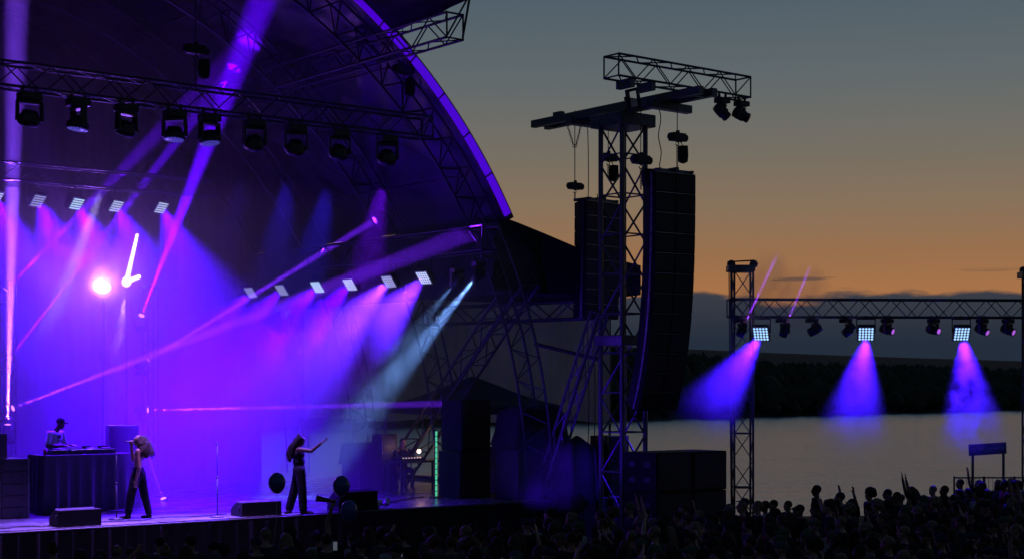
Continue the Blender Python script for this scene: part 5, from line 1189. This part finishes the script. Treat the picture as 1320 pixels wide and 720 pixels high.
def hair_mesh(kind):
    b = MB(); rg = random.Random(len(kind)); c = Vector((0, 0.02, 1.615))
    if kind == 'short': b.ball(c + Vector((0, -0.022, 0.034)), (0.085, 0.1, 0.093))
    elif kind == 'long':
        b.ball(c + Vector((0, -0.02, 0.032)), (0.088, 0.103, 0.096)); 
        for i in range(16): a = math.pi + (i / 15 - 0.5) * 3.4 + math.pi / 2; b.limb([(c + Vector((math.cos(a) * 0.075, math.sin(a) * 0.085 - 0.01, 0.03)), 0.024), (c + Vector((math.cos(a) * 0.10, math.sin(a) * 0.10 - 0.03, -0.13)), 0.026), (c + Vector((math.cos(a) * 0.11, math.sin(a) * 0.09 - 0.05, -0.27 - 0.05 * rg.random())), 0.014)], 6)
    elif kind == 'curly':
        for i in range(110): a = rg.random() * 6.28; ph = rg.uniform(-0.5, 1.5); v = Vector((math.cos(a) * math.cos(ph), math.sin(a) * math.cos(ph), math.sin(ph))); q = c + Vector((v.x * 0.12, v.y * 0.12 - 0.035, v.z * 0.12 + 0.035)); b.ball(q if q.y < 0.075 else q + Vector((0, -0.06, 0.04)), rg.uniform(0.025, 0.042), 6, 5)
        b.ball(c + Vector((0, -0.03, 0.04)), 0.11)
    elif kind == 'bun': b.ball(c + Vector((0, -0.02, 0.032)), (0.085, 0.1, 0.093)); b.ball(c + Vector((0, -0.075, 0.115)), 0.05)
    elif kind == 'tail': b.ball(c + Vector((0, -0.02, 0.032)), (0.085, 0.1, 0.093)); b.limb([(c + Vector((0, -0.11, 0.05)), 0.03), (c + Vector((0, -0.17, -0.02)), 0.032), (c + Vector((0, -0.16, -0.16)), 0.022), (c + Vector((0, -0.14, -0.25)), 0.01)], 7)
    elif kind == 'cap': b.ball(c + Vector((0, -0.012, 0.045)), (0.089, 0.106, 0.088)); b.ball(c + Vector((0, 0.12, 0.055)), (0.07, 0.075, 0.012))
    elif kind == 'beanie': b.ball(c + Vector((0, -0.02, 0.055)), (0.092, 0.106, 0.10)); b.lathe([(0.093, 0.0), (0.098, 0.03), (0.09, 0.05)], c + Vector((0, -0.015, 0.0)), 14)
    elif kind == 'hood': b.ball(c + Vector((0, -0.035, 0.02)), (0.115, 0.12, 0.135)); b.ball(c + Vector((0, -0.05, -0.12)), (0.15, 0.10, 0.08))
    return remesh(b, 0.014, HAIR_D, 1, 'hair')
HKIND = ['short', 'long', 'curly', 'bun', 'tail', 'cap', 'beanie', 'hood']
HM = {k: hair_mesh(k) for k in HKIND}
HDESC = {'short': 'short hair', 'long': 'long loose hair', 'curly': 'curly hair', 'bun': 'hair in a bun', 'tail': 'a ponytail', 'cap': 'a cap', 'beanie': 'a beanie', 'hood': 'a hood up'}
ADESC = {'dd': 'arms down', 'df': 'one forearm raised', 'ff': 'hands in front', 'uu': 'both arms up', 'du': 'one arm up', 'cd': 'hand at head', 'pp': 'hands at face'}
SHM = [mat('shirt_black', (0.015, 0.015, 0.018), 0.85, 0, 0.2, 10, 0, None, 0.0, 0.15), mat('shirt_navy', (0.02, 0.025, 0.05), 0.85, 0, 0.2, 10, 0, None, 0.0, 0.15), mat('shirt_grey', (0.07, 0.07, 0.075), 0.85, 0, 0.2, 10, 0, None, 0.0, 0.15), mat('shirt_white', (0.28, 0.28, 0.28), 0.85, 0, 0.1, 10, 0, None, 0.0, 0.15), mat('shirt_red', (0.18, 0.03, 0.03), 0.85, 0, 0.2, 10, 0, None, 0.0, 0.15), mat('shirt_green', (0.05, 0.08, 0.05), 0.85, 0, 0.2, 10, 0, None, 0.0, 0.15)]
SNAME = ['black', 'navy', 'grey', 'white', 'dark red', 'green']
def setm(o, m): o.material_slots[0].link = 'OBJECT'; o.material_slots[0].material = m
rc = random.Random(21)
def where(px, Y):
    if px < 430: a = 'before DJ table' if px < 200 else 'before gesturing singer'
    elif px < 640: a = 'before LED stick'
    elif px < 800: a = 'before speaker tower'
    elif px < 940: a = 'before subwoofers'
    elif px < 1100: a = 'under left blinder'
    elif px < 1220: a = 'under middle blinder'
    else: a = 'near lakeside sign'
    return a
def fan(p, pose=None, hk=None, sc_=None, shirt=None, yaw=None, label=None, skin=None):
    i = pose if pose is not None else rc.choices(range(8), (34, 10, 8, 34, 0.6, 1.2, 3, 3))[0]
    fem = POSES[i][1]; hk = hk or rc.choices(HKIND, (8, 26, 9, 9, 12, 7, 4, 3) if fem else (44, 6, 8, 1, 1, 16, 7, 6))[0]
    si = shirt if shirt is not None else rc.choices(range(6), (40, 20, 14, 5, 8, 8))[0]; s = sc_ or (rc.gauss(0.965, 0.03) if fem else rc.gauss(1.03, 0.035))
    tgt = S(-4, 3, 0) - Vector(p); yw = math.atan2(tgt.y, tgt.x) - math.pi / 2 + rc.uniform(-0.35, 0.35) if yaw is None else yaw
    px = 660 + FPX * p.x / p.y
    row = 'front row' if (Vector(p) - O).dot(DD) > -6.6 else ('back of view' if p.y < 25.5 else 'mid crowd')
    o = bpy.data.objects.new('person', None); C.objects.link(o); o.empty_display_size = 0.3
    place(o, Matrix.Translation(Vector(p)) @ Matrix.Rotation(yw, 4, 'Z') @ Matrix.Scale(s, 4), None)
    tag(o, label or f'fan, {SNAME[si]} top, {HDESC[hk]}, {ADESC[POSES[i][0]]}, {where(px, p.y)}', 'person', 'concert crowd')
    bo = loc('body', BOD[i][0], o); setm(bo, skin or rc.choice([SKIN_C, SKIN_C, SKIN_A, SKIN_B])); sh2 = loc('shirt', BOD[i][1], o); setm(sh2, SHM[si]); loc('trousers', BOD[i][2], o)
    hm = rc.choice([HAIR_D, HAIR_D, HAIR_B, HAIR_L]) if hk not in ('cap', 'beanie', 'hood') else SHM[rc.choice([0, 1, 2, 5])]
    h_ = loc({'cap': 'cap', 'beanie': 'beanie', 'hood': 'hood'}.get(hk, 'hair'), HM[hk], o); setm(h_, SHM[si] if hk == 'hood' else hm)
    return o
spots = []
vv = -5.75
while vv > -20:
    uu = -14 + rc.uniform(0, 0.4)
    while uu < 22:
        p = S(uu + rc.uniform(-0.16, 0.16), vv + rc.uniform(-0.22, 0.22), 0)
        px = 660 + FPX * p.x / p.y; py = HZ + FPX * (HC - 1.75) / p.y
        if -14 < px < 1336 and py < 716 and p.y > 5:
            blocked = 820 < px < 950 and p.y > 34.0
            if not blocked: spots.append(p)
        uu += 0.68
    vv -= 0.72
# gaps so that silhouettes read; keep the 296 that show largest
rc.shuffle(spots); spots = sorted(spots[:int(len(spots) * 0.92)], key=lambda q: q.y)
EDGE = [q for q in spots if (q - O).dot(DD) > -7.2]; REST = [q for q in spots if (q - O).dot(DD) <= -7.2]
print('CROWD', len(spots), len(EDGE))
KEEP = (EDGE + REST)[:292] if len(EDGE) < 200 else spots[:292]
CROWD = [fan(q) for q in KEEP]
by = {}
for o in CROWD: by.setdefault(o['label'], []).append(o)
ORD = ordn + [f'{i}th' for i in range(13, 40)]
for lab, os_ in by.items():
    if len(os_) > 1:
        os_.sort(key=lambda o: WM[o.name].translation.x / WM[o.name].translation.y)
        for i, o in enumerate(os_): o['label'] = f'{lab}, {ORD[i]} from left'

# ---- individuals picked out against the light --------------------------
def gpt(px, Y): p = atY(px, 500, Y); p.z = 0; return p
# fan with raised arm, horn and balloons
bp_ = gpt(413, 26.9)
t = thing('person', 'fan reaching one bare arm up to hold balloons and a dark cone before the stage', 'person', bp_, 0)
b = MB(); add_head(b, (-0.02, 0.02, 1.63), (-0.1, 1, 0.1)); b.limb([((0, 0, 1.54), 0.052), ((0, -0.01, 1.45), 0.06)]); b.ball((0, 0, 1.31), (0.165, 0.115, 0.17)); b.ball((0, 0, 1.10), (0.145, 0.105, 0.16)); b.ball((0, -0.01, 0.94), (0.165, 0.12, 0.12))
hand = atY(428, 652, 26.75) - bp_
el = Vector((0.12, -0.02, 1.90)); b.limb([((-0.18, 0, 1.41), 0.06), ((0.15, 0, 1.46), 0.062), (tuple(el), 0.046), (tuple(hand), 0.031)]); b.limb([((-0.19, 0, 1.40), 0.054), ((-0.25, 0, 1.12), 0.042), ((-0.22, 0.14, 0.92), 0.031)]); add_hand(b, (-0.22, 0.14, 0.92), (0, 0.4, -1), (0, 1, 0), -1, 0.5)
add_hand(b, hand, (0.25, 0.0, 1), (-0.4, -1, 0), 1, 1.2, 0.05, 1.1)
for s in (-1, 1): b.limb([((s * 0.09, 0, 0.9), 0.09), ((s * 0.10, 0.02, 0.5), 0.064), ((s * 0.10, 0, 0.1), 0.047), ((s * 0.11, 0.12, 0.035), 0.036)])
loc('body', remesh(b, 0.009, SKIN_C), t)
b = MB(); b.ball((0, 0, 1.30), (0.18, 0.13, 0.175)); b.ball((0, 0, 1.08), (0.165, 0.125, 0.18)); b.limb([((-0.18, 0, 1.41), 0.074), ((0.15, 0, 1.46), 0.078), ((0.13, -0.01, 1.62), 0.072)]); loc('shirt', remesh(b, 0.018, SHM[3]), t); loc('trousers', BOD[0][2], t); h_ = loc('hair', HM['short'], t, T(-0.02, 0, 0.015))
gr = bp_ + hand + Vector((0.02, -0.01, 0.09))
cn = thing('party_horn', 'dark cone shaped horn held sideways in the raised hand', 'horn', gr, 0)
loc('cone', MB().cyl((0.05, 0, -0.01), (-0.27, 0, 0.045), 0.018, 0.055, 16).cyl((-0.262, 0, 0.0435), (-0.285, 0, 0.047), 0.062, 0.058, 16).mesh('cone', M_PLAST, True), cn)
M_BAL = mat('balloon_blue', (0.03, 0.05, 0.22), 0.25, 0, 0.1, 3)
def balloon(px, py, Y, label, to=None, hgt=0.36):
    c = atY(px, py, Y); t = thing('balloon', label, 'balloon', c - UP * 0.2, 0, 'balloons over the crowd'); r = hgt / 2
    prof = [(0.012, -1.14), (0.02, -1.10), (0.008, -1.05)] + [(math.sin(a) * (0.70 + 0.10 * (1 - math.cos(a)) / 2 + 0.05 * math.sin(a)), -math.cos(a)) for a in [0.06 + i * (3.08 / 26) for i in range(27)]]
    put('skin', MB().lathe([(q * r, z * r) for q, z in prof], n=24).mesh('skin', M_BAL, True), t, Matrix.Translation(c))
    e = to if to is not None else c - UP * 1.3; k = c - UP * (1.13 * r)
    put('string', MB().path([k, k.lerp(e, 0.4) + Vector((0.015, 0, 0)), k.lerp(e, 0.8) - Vector((0.01, 0, 0)), e], 0.004, 5).mesh('string', mat('white_string', (0.5, 0.5, 0.5), 0.8), True), t)
balloon(357, 622, 26.6, 'dark blue balloon floating alone left of the gesturing singer', gpt(352, 26.7) + UP * 1.35)
balloon(440, 626, 26.7, 'dark blue balloon just above the raised hand', gr)
balloon(450, 658, 26.6, 'lower dark blue balloon in front of the right floor monitor', gr + Vector((0.05, 0, -0.05)))

# people before the lake fence, seen against the water
for (px, Y, pose, hk, sh_, lab) in [
    (1238, 41.0, 0, 'short', 2, 'short haired fan in grey top standing alone left of the lakeside sign'), (1262, 40.6, 5, 'short', 0, 'fan lifting one arm below the left post of the lakeside sign'),
    (1287, 40.8, 3, 'long', 2, 'fan with long hair between the posts of the lakeside sign'), (1303, 41.2, 0, 'short', 0, 'fan standing below the right post of the lakeside sign'), (1313, 40.4, 1, 'cap', 1, 'fan in a cap at the right picture edge by the fence'),
    (1053, 36.8, 0, 'short', 0, 'tall short haired fan rising above the crowd against the lake'), (1175, 38.0, 4, 'tail', 0, 'fan throwing both arms up against the lake')]:
    fan(gpt(px, Y), pose, hk, 1.06 if px != 1053 else 1.12, sh_, None, lab)

# lakeside sign on two posts
sgp = gpt(1273, 44.0); SY = 44.0
sg_ = thing('lakeside_sign', 'dark blue signboard with faint pale marks on two posts by the lake', 'sign', sgp, 0)
zc = atY(1273, 578, SY).z; ha = 0.10
bw = 1.16; bh = 0.32; Msg = Matrix.Translation((sgp.x, SY, zc)) @ Matrix.Rotation(-0.05, 4, 'Y') @ Matrix.Rotation(0.25, 4, 'Z')
put('board', MB().box((0, 0, 0), (bw, 0.06, bh)).mesh('board', mat('sign_blue', (0.012, 0.03, 0.06), 0.5), False, 0.01), sg_, Msg)
M_MARK = mat('sign_print', (0.10, 0.17, 0.24), 0.6, 0, 0.1)
for (x, w, h, z) in [(-0.26, 0.05, 0.10, 0), (-0.18, 0.05, 0.10, 0), (-0.10, 0.05, 0.10, 0), (-0.02, 0.05, 0.10, 0), (0.07, 0.09, 0.10, 0), (0.33, 0.34, 0.08, 0.01)]:
    put('print_mark', MB().box((x, -0.034, z), (w, 0.006, h)).mesh('print_mark', M_MARK), sg_, Msg)
put('emblem', MB().cyl((-0.46, -0.033, 0), (-0.46, -0.038, 0), 0.07, None, 18).mesh('emblem', mat('sign_violet', (0.08, 0.05, 0.16), 0.6)), sg_, Msg)
for x in (-0.40, 0.46): tube('post', Vector((sgp.x + x, SY + 0.05, -0.1)), Vector((sgp.x + x, SY + 0.05, zc - 0.1)), 0.04, M_STEEL, sg_)
# lakeside fence panels
def fence_panel(p0, p1, h, label, group, gap=0.11):
    t = thing('fence_panel', label, 'fence', (p0 + p1) / 2, 0, group)
    for q in (p0, p1): tube('post', q - UP * 0.05, q + UP * (h + 0.04), 0.028, M_STEEL, t)
    tube('rail', p0 + UP * h, p1 + UP * h, 0.022, M_STEEL, t); tube('rail', p0 + UP * 0.18, p1 + UP * 0.18, 0.02, M_STEEL, t)
    n = int((p1 - p0).length / gap)
    for i in range(1, n): q = p0.lerp(p1, i / n); tube('bar', q + UP * 0.18, q + UP * h, 0.007, M_STEEL, t, 5)
FY = 45.5; hz_ = HC - (615 - HZ) / FPX * FY
for i, (a, c) in enumerate(((1230, 1268), (1269, 1307), (1308, 1346))):
    fence_panel(gpt(a, FY), gpt(c, FY), hz_, f'lakeside fence panel with thin bars, {["left", "middle", "right"][i]} of three', 'lakeside fence')
# crowd barrier in the pit
for i in range(9):
    u0 = -10 + i * 2.05
    fence_panel(S(u0, -5.05, 0), S(u0 + 2.0, -5.05, 0), 1.1, f'steel crowd barrier in the pit, {ordn[i]} from the left', 'crowd barriers', 0.25)

# phones glowing in the crowd
for (px, py, Y, lab) in ((432, 703, 25.4, 'lit phone held up in the crowd before the gesturing singer'), (516, 711, 25.0, 'lit phone held low in the crowd before the LED stick')):
    c = atY(px, py, Y); t = thing('phone', lab, 'phone', c, 0.3, 'phones in the crowd')
    loc('case', MB().box((0, 0, 0), (0.075, 0.010, 0.15)).mesh('case', M_PLAST, False, 0.003), t); loc('screen', MB().box((0, -0.0065, 0), (0.066, 0.003, 0.138)).mesh('screen', emis('phone_screen', (0.5, 0.55, 0.75), 0.14)), t)
# cables on the stage floor
rg = random.Random(31)
for i, (u0, v0, u1, v1, lab) in enumerate(((-4.6, 0.55, -1.2, 0.9, 'black cable snaking between the microphone stands'), (-1.2, 0.5, 0.6, 0.3, 'black cable running to the middle floor monitor'), (-6.6, 0.6, -4.9, 0.4, 'black cable running from the DJ table to the left floor monitor'), (1.6, 0.6, 5.2, 2.6, 'black cable running from the right floor monitor to the backstage desk'))):
    pts = [S(u0 + (u1 - u0) * f / 20 + 0.06 * math.sin(f * 1.1 + i), v0 + (v1 - v0) * f / 20 + 0.16 * math.sin(f * 0.7 + i) * math.sin(f / 20 * math.pi), DECK + 0.014) for f in range(21)]
    tag(put('floor_cable', MB().path(pts, 0.012, 5).mesh('floor_cable', M_ROPE, True)), lab, 'cable', 'cables on the stage floor')
